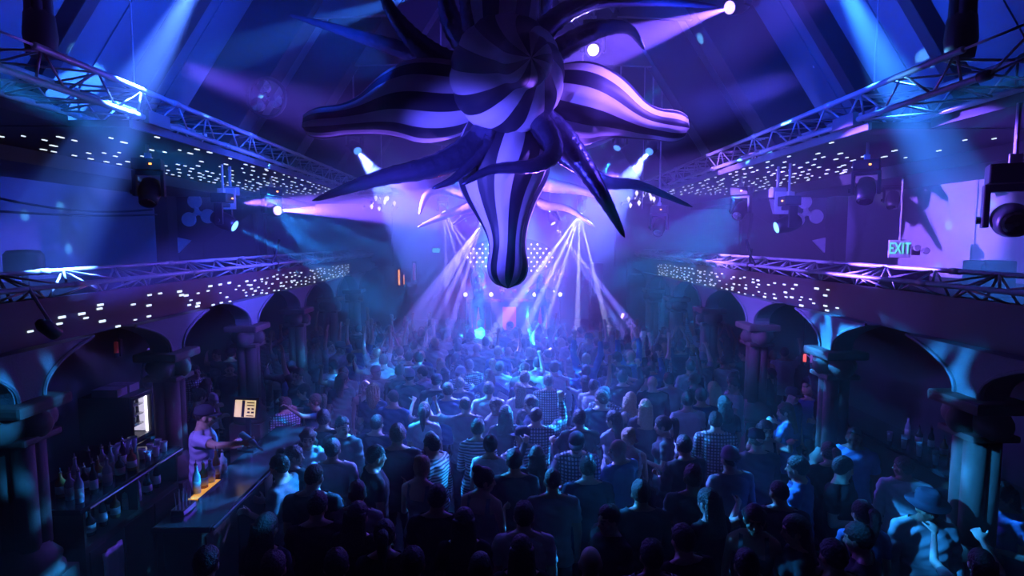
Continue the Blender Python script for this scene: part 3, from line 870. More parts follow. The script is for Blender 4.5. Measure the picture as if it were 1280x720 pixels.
# ------------------------------------------------------------------ stage
m = MB(); m.bx(-3.2, 3.6, 15.9, YB, 0, 1.15); tag(m.build('stage_platform', M['black_paint'], bevel=.02), 'black stage platform behind the crowd', 'stage')
led = empty('oval_lamp_wall', (0.2, 18.2, 1.15), world=True); tag(led, 'oval wall of small glowing lamps behind the stage', 'lamp wall')
a = P(583, 322, 18.2); b = P(692, 322, 18.2); c0 = (a + b) / 2; hw = (b.x - a.x) / 2; hh = .58
m = MB(); m.lathe([(1, 0), (1, .08)], (0, 0, 0), 40)
m.v = [(c0.x + x * (hw + .06), 18.25 + z, c0.z + y * (hh + .06)) for x, y, z in m.v]; m.build('back_panel', M['black_paint'], led)
bulb = glow('warm_bulb', (1.0, .6, .6), 12)
me = None; cnt = 0
for iz in range(-4, 5):
    for ix in range(-7, 8):
        x = (ix + (.5 if iz % 2 else 0)) * hw / 7.2; z = iz * hh / 4.2
        if (x / hw) ** 2 + (z / hh) ** 2 > 1 or abs(x) < hw * .12: continue
        if me is None:
            q = MB(); q.ell((0, 0, 0), (.021, .018, .021), None, 6, 4); me = q.mesh('bulb', True); me.materials.append(bulb)
        o = bpy.data.objects.new('bulb', me); COL.objects.link(o); o.parent = led
        o.location = Vector((c0.x + x, 18.22, c0.z + z)) - led.location; cnt += 1
print('bulbs', cnt)
m = MB(); m.bx(c0.x - .05, c0.x + .05, 18.2, 18.3, 1.15, c0.z - hh); m.build('stand', M['fixture'], led)
# booth
booth = empty('performer_booth', (.1, 16.6, 1.15), world=True); tag(booth, 'performer booth with red glowing front at centre stage', 'booth')
m = MB(); m.bx(-1.0, 1.3, 16.3, 17.0, 1.15, 2.05); m.build('body', M['black_paint'], booth, bevel=.02)
redm = glow('red_panel_glow', (1.0, .06, .16), .3)
for k in range(5):
    m = MB(); m.bx(-.92 + k * .44, -.92 + k * .44 + .38, 16.26, 16.30, 1.3, 1.95); m.build('front_panel', redm if k % 2 == 0 else M['fixture'], booth)
m = MB(); m.bx(-1.05, 1.35, 16.2, 17.05, 2.05, 2.1); m.build('top', M['counter'], booth, bevel=.01)
for k in range(2):
    m = MB(); m.lathe([(.15, 2.1), (.15, 2.13), (.14, 2.135)], (-.25 + k * .8, 16.6, 0), 20); m.build('turntable', M['fixture_grey'], booth)
m = MB(); m.bx(0.0, .3, 16.45, 16.75, 2.1, 2.16); m.build('mixer', M['fixture'], booth, bevel=.01)
for k, px in enumerate((582, 614, 668, 700)):
    p = P(px, 368, 16.1)
    t = empty('par_can', p, world=True); tag(t, '%s small white par lamp along the front of the stage, counted from the bar side' % ORD[k + 1], 'stage light', 'par lamps along the stage front')
    q = Vector((0, -1, .05)).to_track_quat('Z', 'Y').to_matrix()
    m = MB(); m.lathe([(.05, -.14), (.075, -.1), (.085, .02), (.085, .05), (.07, .05)], p, 16, q); m.build('housing', M['fixture'], t, smooth=True)
    m = MB(); m.lathe([(.068, .04), (.05, .06), (.01, .068)], p, 14, q); m.build('lens', LENS['white'], t)
    m = MB(); m.tube([(p.x, 16.1, p.z - .08), (p.x, 16.1, 1.15)], .02, 8); m.build('stand', M['fixture'], t)
    tg = Vector((p.x + (1.0 if k in (0, ) else .8 if k == 1 else -.8 if k == 2 else -1.0), 15.6, p.z + .35))
    spot(p + Vector((0, -.12, .05)), tg, WHITE, 1200, 7, .3, .01, None, 'beam_lamp')
spot((.1, 15.2, 3.6), (.1, 16.6, 2.2), (1, .05, .14), 160, 70, .6, .05)
spot((-.9, 17.3, 2.6), (-.6, 16.0, 2.3), (1, .04, .14), 120, 90, .6, .05)
spot((1.2, 17.3, 2.6), (.9, 16.0, 2.3), (1, .04, .14), 120, 90, .6, .05)
# framed sign box, boxes at the side of the stage
a = P(784, 322, 17.0); b = P(812, 346, 17.0)
t = empty('hollow_frame', ((a.x + b.x) / 2, 17.0, 1.15), world=True); tag(t, 'pale hollow rectangular frame standing on the EXIT side of the stage', 'frame')
for (x0, x1, z0, z1) in ((a.x, b.x, a.z - .1, a.z), (a.x, b.x, b.z, b.z + .08), (a.x, a.x + .08, b.z, a.z), (b.x - .09, b.x, b.z, a.z)):
    m = MB(); m.bx(x0, x1, 16.9, 17.1, z0, z1); m.build('rail', M['gallery'], t, bevel=.01)
for x in (a.x + .05, b.x - .05):
    m = MB(); m.bx(x - .04, x + .04, 16.95, 17.05, 1.15, b.z); m.build('leg', M['gallery'], t)
for k, (px, py, w, h) in enumerate(((745, 335, .35, .7), (838, 345, .45, .9))):
    p = P(px, py, 17.2)
    t = empty('loudspeaker', (p.x, 17.2, 1.15), world=True); tag(t, ['dark loudspeaker stack on the stage by the hollow frame', 'dark loudspeaker stack beyond the hollow frame, EXIT side'][k], 'loudspeaker')
    zb = 1.15
    m = MB(); m.bx(p.x - w / 2, p.x + w / 2, 16.95, 17.45, zb, p.z + h / 2 - .2); m.build('cabinet', M['fixture'], t, bevel=.02)
    for z in (zb + .4, zb + .95):
        m = MB(); m.lathe([(.16, 0), (.17, .02), (.12, -.0), (.05, -.03), (.0, .0)], (p.x, 16.95, z), 18, Matrix.Rotation(math.pi / 2, 3, 'X')); m.build('cone', M['rubber'], t)
# torch-like lamps and coloured signs at the far walls
def wall_lamp(px, py, Y, w, h, color, s_, label, name='wall_lamp', cat='lamp', pw=6):
    p = P(px, py, Y)
    t = empty(name, p, world=True); tag(t, label, cat)
    m = MB(); m.bx(p.x - w * .8, p.x + w * .8, Y, Y + .06, p.z - h * .62, p.z + h * .62); m.build('back_plate', M['fixture'], t, bevel=.008)
    g = glow(name + '_glow', color, s_)
    m = MB(); m.lathe([(w * .3, -h / 2), (w * .5, -h * .45), (w * .5, h * .45), (w * .25, h / 2)], (p.x, Y - w * .5, p.z), 12); m.build('lamp_tube', g, t, smooth=True)
    m = MB(); m.lathe([(w * .55, -.03), (w * .6, .03)], (p.x, Y - w * .5, p.z - h / 2), 12); m.build('cup', M['fixture'], t)
    if Y < 16:
        m = MB(); m.tube([(p.x, Y + .03, p.z + h * .5), (p.x, Y + .03, 2.97)], .008, 6); m.build('stem', M['fixture'], t)
wall_lamp(499, 347, 19.43, .06, .55, (1, .35, .12), 2.2, 'thin orange wall lamp on the bar side of the stage, brightest of the two')
wall_lamp(505, 350, 19.43, .04, .35, (1, .3, .12), 1.6, 'small orange wall lamp beside the taller one, bar side of the stage')
wall_lamp(518, 340, 19.43, .10, .6, (.5, .05, .25), .35, 'dim red upright lamp next to the two orange ones', 'upright_lamp')
wall_lamp(413, 357, 14.6, .2, .38, (1, .10, .06), .35, 'dull red lamp under the gallery on the bar side', 'upright_lamp')
wall_lamp(1005, 448, 9.6, .05, .16, (1, .12, .12), 1.3, 'small red lamp glowing under the gallery on the EXIT sign side', 'table_lamp')
wall_lamp(147, 435, 7.6, .05, .18, (.8, .08, .05), .04, 'faint red candle lamp on the dark wall above the bar', 'candle_lamp')
p = P(545, 313, 19.42)
t = empty('far_exit_sign', p, world=True); tag(t, 'small green lit exit sign far away on the bar side of the stage', 'sign')
m = MB(); m.bx(p.x - .14, p.x + .14, 19.42, 19.5, p.z - .09, p.z + .09); m.build('housing', M['fixture'], t)
m = MB(); m.bx(p.x - .12, p.x + .12, 19.405, 19.42, p.z - .07, p.z + .07); m.build('lit_face', glow('green_face', (.1, .8, .55), .9), t)

# EXIT sign on the gallery wall
p = P(1124, 311, 8.0 * 720 / 492)
p = PX(1124, 311, 6.9)
t = empty('exit_sign', p, Euler((0, 0, math.radians(-14)))); tag(t, 'white exit sign with green letters EXIT in front of the purple gallery wall', 'sign')
w = 24 / 720 * p.y; h = 22 / 720 * p.y
m = MB(); m.box((0, 0, 0), (w, .07, h)); m.build('housing', M['exit_face'], t, bevel=.008)
fc = bpy.data.curves.new('letters', 'FONT'); fc.body = 'EXIT'; fc.align_x = 'CENTER'; fc.align_y = 'CENTER'; fc.size = h * .74; fc.extrude = .003; fc.offset = .0
fo = bpy.data.objects.new('letters', fc); COL.objects.link(fo)
lm = bpy.data.meshes.new_from_object(fo.evaluated_get(bpy.context.evaluated_depsgraph_get()))
bpy.data.objects.remove(fo); bpy.data.curves.remove(fc)
lm.materials.clear(); lm.materials.append(M['exit_green'])
fo = link('letters', lm, t); fo.location = (-.005, -.042, .0); fo.rotation_euler = (math.pi / 2, 0, 0); fo.scale = (.74, 1.25, 1)
for k, dx in enumerate((.0, .14)):
    m = MB(); m.lathe([(.02, -.05), (.05, -.04), (.06, .03), (.045, .05)], (w / 2 + .09 + dx, -.02, .02 - .05 * k), 12, Matrix.Rotation(math.pi / 2, 3, 'X')); m.build('emergency_lamp', M['fixture_grey'], t)
m = MB(); m.box((w / 2 + .09, 0, -.03), (.12, .06, .16)); m.build('battery_box', M['fixture'], t, bevel=.01)
m = MB(); m.tube([(0, 0, h / 2), (0, 0, 4.9 - p.z)], .015, 6); m.build('stem', M['fixture_grey'], t)

# things standing on the galleries behind the trusses
def gallery_box(px0, py0, px1, py1, X, label, name, cat, d=.5):
    a = PX(px0, py1, X); b = PX(px1, py0, X)
    y0, y1 = sorted((a.y, b.y))
    t = empty(name, ((a.x), (y0 + y1) / 2, 3.15), world=True); tag(t, label, cat)
    m = MB(); m.bx(X - d / 2, X + d / 2, y0, y1, 3.15, b.z); m.build('cabinet', M['fixture'], t, bevel=.02)
    m = MB(); m.bx(X - math.copysign(d / 2 + .012, X), X - math.copysign(d / 2, X), y0 + .03, y1 - .03, 3.2, b.z - .05); m.build('grille', M['rubber'], t)
gallery_box(1219, 326, 1252, 380, 6.0, 'dark loudspeaker box on the gallery in front of the purple wall', 'loudspeaker', 'loudspeaker', .4)
gallery_box(1125, 335, 1147, 350, 6.6, 'small dark wedge monitor on the gallery under the EXIT sign', 'wedge_monitor', 'loudspeaker', .4)
p = PX(32, 352, -5.0)
t = empty('drum_lamp', (p.x, p.y, 3.15), world=True); tag(t, 'dark drum-shaped lamp standing on the bar-side gallery behind the low truss', 'lamp')
m = MB(); m.lathe([(.16, 3.5), (.17, 3.52), (.17, 3.70), (.14, 3.74), (.05, 3.75)], (p.x, p.y, 0), 20); m.build('drum', M['fixture'], t, smooth=True)
m = MB(); m.lathe([(.13, 3.15), (.13, 3.18), (.03, 3.2), (.03, 3.5)], (p.x, p.y, 0), 14); m.build('stand', M['fixture'], t)
# ornament up in the roof frame, both sides
disc_ornament(P(333, 122, 8.75), .16, 'ringed ornament of three shiny discs on the dark roof frame, bar side', m=M['chrome'], ring=True)
disc_ornament(P(1032, 72, 8.4), .13, 'ornament of three pale discs on the roof panel, EXIT sign side', m=M['plastic_white'])

# black clamp arms hooked over the low trusses
for (px, py, X, lab) in ((345, 330, -3.92, 'black clamp arm hooked over the low truss, bar side'), (938, 318, 3.92, 'black clamp arm hooked over the low truss, EXIT sign side')):
    p = PX(px, py, X); sg = math.copysign(1, X)
    t = empty('clamp_arm', p, world=True); tag(t, lab, 'clamp')
    m = MB(); m.tube([(X, p.y, 3.36), (X, p.y, 3.62), (X - sg * .05, p.y + .05, 3.86)], .022, 8); m.build('upright', M['fixture'], t, smooth=True)
    m = MB(); m.tube([(X, p.y, 3.60), (X + sg * .12, p.y + .22, 3.70)], .018, 8); m.build('side_arm', M['fixture'], t, smooth=True)
    m = MB(); m.tube([(X, p.y, 3.60), (X - sg * .05, p.y - .30, 3.47)], .018, 8); m.build('side_arm', M['fixture'], t, smooth=True)
    m = MB(); m.lathe([(.035, -.04), (.045, -.03), (.045, .03), (.035, .04)], (X, p.y, 3.45), 12, Matrix.Rotation(-math.pi / 2, 3, 'X')); m.build('clamp', M['fixture'], t)
# ------------------------------------------------------------------ the bar
m = MB(); m.bx(-3.74, -3.10, 3.4, 7.6, 0, .28); struct('bar_platform', m, M['black_paint'], 'raised dark floor behind the bar')
bc = empty('back_counter', (-4.0, 5.8, 0), world=True); tag(bc, 'dark back counter with open bottle shelf between the two bar-side columns', 'counter')
m = MB(); m.bx(-4.5, -3.76, 4.98, 6.58, 1.41, 1.46); m.bx(-4.5, -4.3, 6.58, 7.2, 1.41, 1.46); m.build('counter_top', M['counter'], bc, bevel=.008)
m = MB(); m.bx(-4.4, -3.80, 5.06, 6.56, 0, 1.06); m.build('cabinet', M['wood'], bc, bevel=.006)
m = MB(); m.bx(-4.42, -4.36, 5.06, 6.56, 1.06, 1.41); m.build('back_board', M['wood'], bc)
for y in (5.06, 5.82, 6.53):
    m = MB(); m.bx(-4.4, -3.8, y, y + .03, 1.06, 1.41); m.build('divider', M['wood'], bc)
m = MB(); m.tube([(-3.74, 5.06, 1.435), (-3.74, 6.56, 1.435)], .014, 8); m.build('edge_strip', M['chrome'], bc)
for k in range(3):
    m = MB(); m.bx(-3.80, -3.785, 5.1 + k * .49, 5.1 + k * .49 + .46, .12, 1.0); d = m.build('door', M['wood'], bc, bevel=.005)
    m = MB(); m.bx(-3.785, -3.77, 5.5 + k * .49, 5.52 + k * .49, .55, .75); h = m.build('handle', M['chrome'], bc)
fb = empty('front_bar', (-2.85, 5.6, 0), world=True); tag(fb, 'long dark bar counter along which customers stand', 'counter')
m = MB(); m.bx(-3.06, -2.56, 4.85, 7.6, 1.31, 1.36); m.build('bar_top', M['counter'], fb, bevel=.01)
m = MB(); m.bx(-3.0, -2.66, 4.9, 7.55, 0, 1.31); m.build('bar_body', M['wood'], fb, bevel=.01)
m = MB(); m.tube([(-2.54, 4.87, 1.335), (-2.54, 7.58, 1.335)], .016, 8); m.build('bar_rail', M['chrome'], fb)
m = MB(); m.tube([(-2.56, 4.9, .28), (-2.56, 7.58, .28)], .022, 8); m.build('foot_rail', M['chrome'], fb)
for k in range(4):
    m = MB(); m.bx(-2.66, -2.645, 4.95 + k * .62, 4.95 + k * .62 + .56, .15, 1.22); m.build('panel', M['wood'], fb, bevel=.006)

def bottle_parts(kind):
    h = {'tall': .31, 'short': .24, 'square': .27}[kind]; r = {'tall': .036, 'short': .045, 'square': .042}[kind]
    b = MB(); b.lathe([(r * .9, 0), (r, .01), (r, h * .55), (r * .92, h * .62), (.015, h * .76), (.0135, h * .95)], (0, 0, 0), 12 if kind != 'square' else 8)
    c = MB(); c.lathe([(.016, h * .94), (.016, h), (.005, h), (.004, h + .035)], (0, 0, 0), 10)
    l = MB(); l.lathe([(r * 1.015, h * .15), (r * 1.015, h * .45)], (0, 0, 0), 12 if kind != 'square' else 8)
    return b.mesh('bottle', True), c.mesh('cap', True), l.mesh('paper_label', True)
BP = {}
for kd in ('tall', 'short', 'square'):
    BP[kd] = bottle_parts(kd)
for kd in BP:
    BP[kd][0].materials.append(M['bottle_dark']); BP[kd][1].materials.append(M['chrome']); BP[kd][2].materials.append(M['label_paper'])
def bottle(x, y, z, kind, glass, label, group):
    me, c, l = BP[kind]
    t = bpy.data.objects.new('bottle', me); COL.objects.link(t); t.location = (x, y, z)
    t.material_slots[0].link = 'OBJECT'; t.material_slots[0].material = M[glass]
    link('spout', c, t); link('paper_label', l, t)
    return tag(t, label, 'bottle', group)
def cup(x, y, z, m_, label, group, name='cup', h=.11, r=.035):
    t = empty(name, (x, y, z)); tag(t, label, 'cup', group)
    b = MB(); b.lathe([(r * .75, 0), (r, h), (r * .9, h), (r * .68, .008), (.001, .008)], (0, 0, 0), 12); b.build('wall', m_, t, smooth=True)
    b = MB(); b.lathe([(r * 1.0, h - .006), (r * 1.06, h), (r * 1.0, h + .005), (r * .94, h)], (0, 0, 0), 12); b.build('rim', m_, t, smooth=True)
    return t
rb = random.Random(11)
kinds = [('tall', 'bottle_pale', 'pale tall'), ('square', 'bottle_pale', 'pale square'), ('short', 'bottle_amber', 'amber squat'), ('tall', 'bottle_dark', 'dark tall'), ('short', 'bottle_dark', 'dark squat')]
n = 0
for k in range(14):
    kd = kinds[k % 5]
    bottle(-3.88 - .13 * (k % 3), 5.14 + .062 * k, 1.46, kd[0], kd[1], '%s liquor bottle on the back counter, %s along from the front column' % (kd[2], ORD[k + 1]), 'bottles on the back counter')
for k in range(16):
    kd = kinds[(k * 2) % 5]
    bottle(-3.93 - .1 * (k % 2), 5.14 + .088 * k, 1.06, kd[0], kd[1], '%s bottle on the open shelf under the back counter, %s from the front column' % (kd[2], ORD[k + 1]), 'bottles on the shelf under the back counter')
for k in range(6):
    cup(-3.86 - .11 * (k % 2), 6.12 + .075 * k, 1.46, M['plastic_white'], 'white cup at the far end of the back counter, %s toward the column' % ORD[k + 1], 'white cups on the back counter')
for k in range(4):
    cup(-4.2, 6.1 + .1 * k, 1.46, M['bottle_pale'], 'clear glass jar behind the white cups on the back counter, %s toward the column' % ORD[k + 1], 'glass jars', 'glass_jar', .17, .05)
# lit fridge; its back and side liner glow to show lamp light
fr = empty('bottle_fridge', (-4.6, 6.84, 1.46), world=True); tag(fr, 'small bottle fridge with bright glass door left of the second bar column'.replace('left of', 'beside'), 'fridge')
for (x0, x1, y0, y1, z0, z1) in ((-4.95, -4.36, 6.62, 6.66, 1.46, 2.02), (-4.95, -4.36, 7.02, 7.06, 1.46, 2.02), (-4.95, -4.36, 6.62, 7.06, 1.98, 2.02), (-4.95, -4.36, 6.62, 7.06, 1.46, 1.5), (-4.95, -4.9, 6.62, 7.06, 1.46, 2.02)):
    m = MB(); m.bx(x0, x1, y0, y1, z0, z1); m.build('casing', M['fixture'], fr, bevel=.005)
m = MB(); m.bx(-4.9, -4.88, 6.66, 7.02, 1.5, 1.98); m.build('lit_back', glow('fridge_back_glow', (.85, .8, 1.0), 1.0), fr)
m = MB(); m.bx(-4.42, -4.40, 7.0, 7.015, 1.5, 1.98); m.build('lamp_strip', glow('fridge_strip', (.9, .85, 1.0), 4), fr)
for z in (1.62, 1.74, 1.86):
    m = MB(); m.bx(-4.88, -4.42, 6.67, 7.01, z, z + .008); m.build('shelf', M['alu'], fr)
    for k in range(5):
        c = MB(); c.lathe([(.025, 0), (.025, .07), (.01, .09), (.01, .105)], (-4.5, 6.71 + k * .065, z + .008), 8); c.build('stored_bottle', M['bottle_dark'] if (k + int(z * 50)) % 2 else M['bottle_pale'], fr, smooth=True)
m = MB(); m.bx(-4.36, -4.345, 6.64, 6.67, 1.48, 2.0); m.bx(-4.36, -4.345, 7.01, 7.04, 1.48, 2.0); m.bx(-4.36, -4.345, 6.64, 7.04, 1.97, 2.0); m.bx(-4.36, -4.345, 6.64, 7.04, 1.48, 1.51); m.build('door_frame', M['fixture'], fr)
m = MB(); m.bx(-4.95, -4.35, 6.6, 7.1, 0, 1.40); tag(m.build('fridge_cabinet', M['wood'], bevel=.01), 'dark wooden cabinet carrying the lit fridge', 'cabinet')
for k in range(2):
    m = MB(); m.bx(-4.8, -4.5, 6.64 + .22 * k, 6.64 + .22 * k + .18, 2.02, 2.11); tag(m.build('carton', M['fixture_grey'], bevel=.005), '%s small blue-lit carton on top of the lit fridge' % ['nearer', 'farther'][k], 'box')
m = MB(); m.bx(-4.86, -4.42, 7.006, 7.016, 1.51, 1.97); m.build('lit_liner', glow('fridge_liner_glow', (.8, .75, 1.0), .8), fr)
# tray, rail bottles, caddies on the bar
a = PZ(257, 611, 1.372)
t = empty('bar_mat', (a.x, a.y, 1.36)); tag(t, 'glowing amber bar mat on the front bar', 'mat')
m = MB(); m.box((0, 0, .006), (.10, .46, .012)); m.build('mat', M['tray'], t, bevel=.003)
for sg in (-1, 1):
    m = MB(); m.box((sg * .055, 0, .009), (.012, .48, .018)); m.build('rim', M['rubber'], t)
for k in range(5):
    bottle(-3.02 + .0 * k, 5.52 + .13 * k, 1.36, kinds[k][0], 'bottle_amber' if k % 2 else 'bottle_pale', 'liquor bottle lit amber standing by the bar mat, %s along the bar' % ORD[k + 1], 'bottles by the amber mat')
a = PZ(233, 638, 1.37)
t = empty('straw_caddy', (-2.95, a.y, 1.36)); tag(t, 'small steel caddy with straws on the bar before the amber mat', 'caddy')
m = MB(); m.bx(-.06, .06, -.11, .11, 0, .06); m.build('tray', M['chrome'], t, bevel=.008)
for k in range(8):
    m = MB(); m.tube([(-.03 + .02 * (k % 4), -.06 + .03 * k * .5, .03), (-.05 + .025 * (k % 4), -.05 + .02 * k, .20)], .004, 5); m.build('straw', M['plastic_white'], t)
# till screen
a = P(306, 511, 6.66)
t = empty('till_screen', (a.x, 6.66, 1.36), Euler((0, 0, math.radians(-8)))); tag(t, 'black till monitor with a lit yellow screen on the far bar end', 'monitor')
q = Matrix.Rotation(math.radians(-12), 3, 'X')
zc = a.z - 1.36
m = MB(); m.box((0, .03, zc), (.33, .035, .255), q); m.build('casing', M['fixture'], t, bevel=.01)
m = MB(); m.box((0, .006, zc), (.255, .012, .195), q); m.build('screen', glow('till_glow', (1.0, .72, .32), .75), t)
dk = mat('screen_ink', (.03, .03, .03), .5)
for (x, z, w, h) in ((-.02, .0, .035, .19), (.07, .07, .09, .012), (.07, .04, .09, .012), (.05, .0, .03, .02), (.10, .0, .03, .02), (.05, -.04, .03, .02), (.10, -.04, .03, .02), (.07, -.08, .09, .01)):
    m = MB(); m.box(Vector((0, .006, zc)) + q @ Vector((x, -.007, z)), (w, .004, h), q); m.build('screen_field', dk, t)
m = MB(); m.box((0, .06, zc / 2), (.05, .03, zc)); m.build('post', M['fixture'], t)
m = MB(); m.box((0, .06, .012), (.2, .16, .024)); m.build('foot', M['fixture'], t, bevel=.006)
# towel on the back counter
a = Vector((-3.70, 5.2, 1.2))
m = MB(); N = 7
for k in range(N):
    pass
vs = []
for i in range(9):
    for j in range(7):
        z = .95 - i * .075; y = 5.16 + j * .045
        vs.append((-3.745 + .012 * math.sin(j * 2.1 + i * .3) + .02, y + .01 * math.sin(i), z))
m.v = vs; m.f = [(i * 7 + j, i * 7 + j + 1, (i + 1) * 7 + j + 1, (i + 1) * 7 + j) for i in range(8) for j in range(6)]; m.mi = [0] * len(m.f)
tw = m.build('bar_towel', M['plastic_white'], smooth=True); md = tw.modifiers.new('thick', 'SOLIDIFY'); md.thickness = .012
tag(tw, 'pale towel hanging on the front of the back counter', 'towel')
# the bar under the other gallery
rbar = empty('far_bar', (5.5, 7.2, 0), world=True); tag(rbar, 'dark bar counter under the gallery on the EXIT sign side', 'counter')
m = MB(); m.bx(5.15, 5.75, 5.6, 9.4, 1.06, 1.11); m.build('bar_top', M['counter'], rbar, bevel=.01)
m = MB(); m.bx(5.25, 5.7, 5.65, 9.35, 0, 1.06); m.build('bar_body', M['wood'], rbar, bevel=.01)
for k in range(9):
    cup(5.28 + .1 * (k % 2), 6.5 + .14 * k, 1.11, M['bottle_pale'], 'clear glass on the EXIT side bar, %s along the counter' % ORD[k + 1], 'glasses on the EXIT side bar', 'drinking_glass', .12, .036)
for k in range(6):
    kd = kinds[k % 5]
    bottle(5.58, 6.6 + .22 * k, 1.11, kd[0], kd[1], '%s bottle at the back of the EXIT side bar, %s along the counter' % (kd[2], ORD[k + 1]), 'bottles on the EXIT side bar')
ct = empty('cocktail_table', (4.78, 5.9, 0)); tag(ct, 'small round standing table beside the EXIT side column', 'table')
m = MB(); m.lathe([(.27, 1.04), (.29, 1.06), (.29, 1.08), (.27, 1.09)], (0, 0, 0), 28); m.build('top', M['counter'], ct, smooth=False)
m = MB(); m.lathe([(.03, .03), (.03, 1.04)], (0, 0, 0), 12); m.build('post', M['chrome'], ct, smooth=True)
m = MB(); m.lathe([(.22, 0), (.22, .02), (.04, .04)], (0, 0, 0), 20); m.build('foot', M['fixture'], ct)

# a par can added under the low truss to light the bartender
bp0 = Vector((-3.72, 4.75, 3.10))
t = empty('par_can', bp0, world=True); tag(t, 'added small black par can clamped under the low truss to light the bartender', 'lamp')
q = (Vector((-3.3, 6.3, 1.65)) - bp0).to_track_quat('Z', 'Y').to_matrix()
m = MB(); m.lathe([(.03, -.14), (.055, -.1), (.06, .04), (.05, .05)], bp0, 14, q); m.build('housing', M['fixture'], t, smooth=True)
m = MB(); m.lathe([(.045, .051), (.02, .054)], bp0, 14, q); m.build('lens', LENS['purple'], t)
m = MB(); m.tube([bp0 + Vector((0, 0, .05)), bp0 + Vector((-.17, 0, .36))], .014, 6); m.build('clamp', M['alu'], t)
spot(bp0 + (Vector((-3.3, 6.3, 1.65)) - bp0).normalized() * .08, (-3.3, 6.3, 1.65), (.22, .16, 1.0), 260, 30, .6, .03, None, 'bartender_fill')
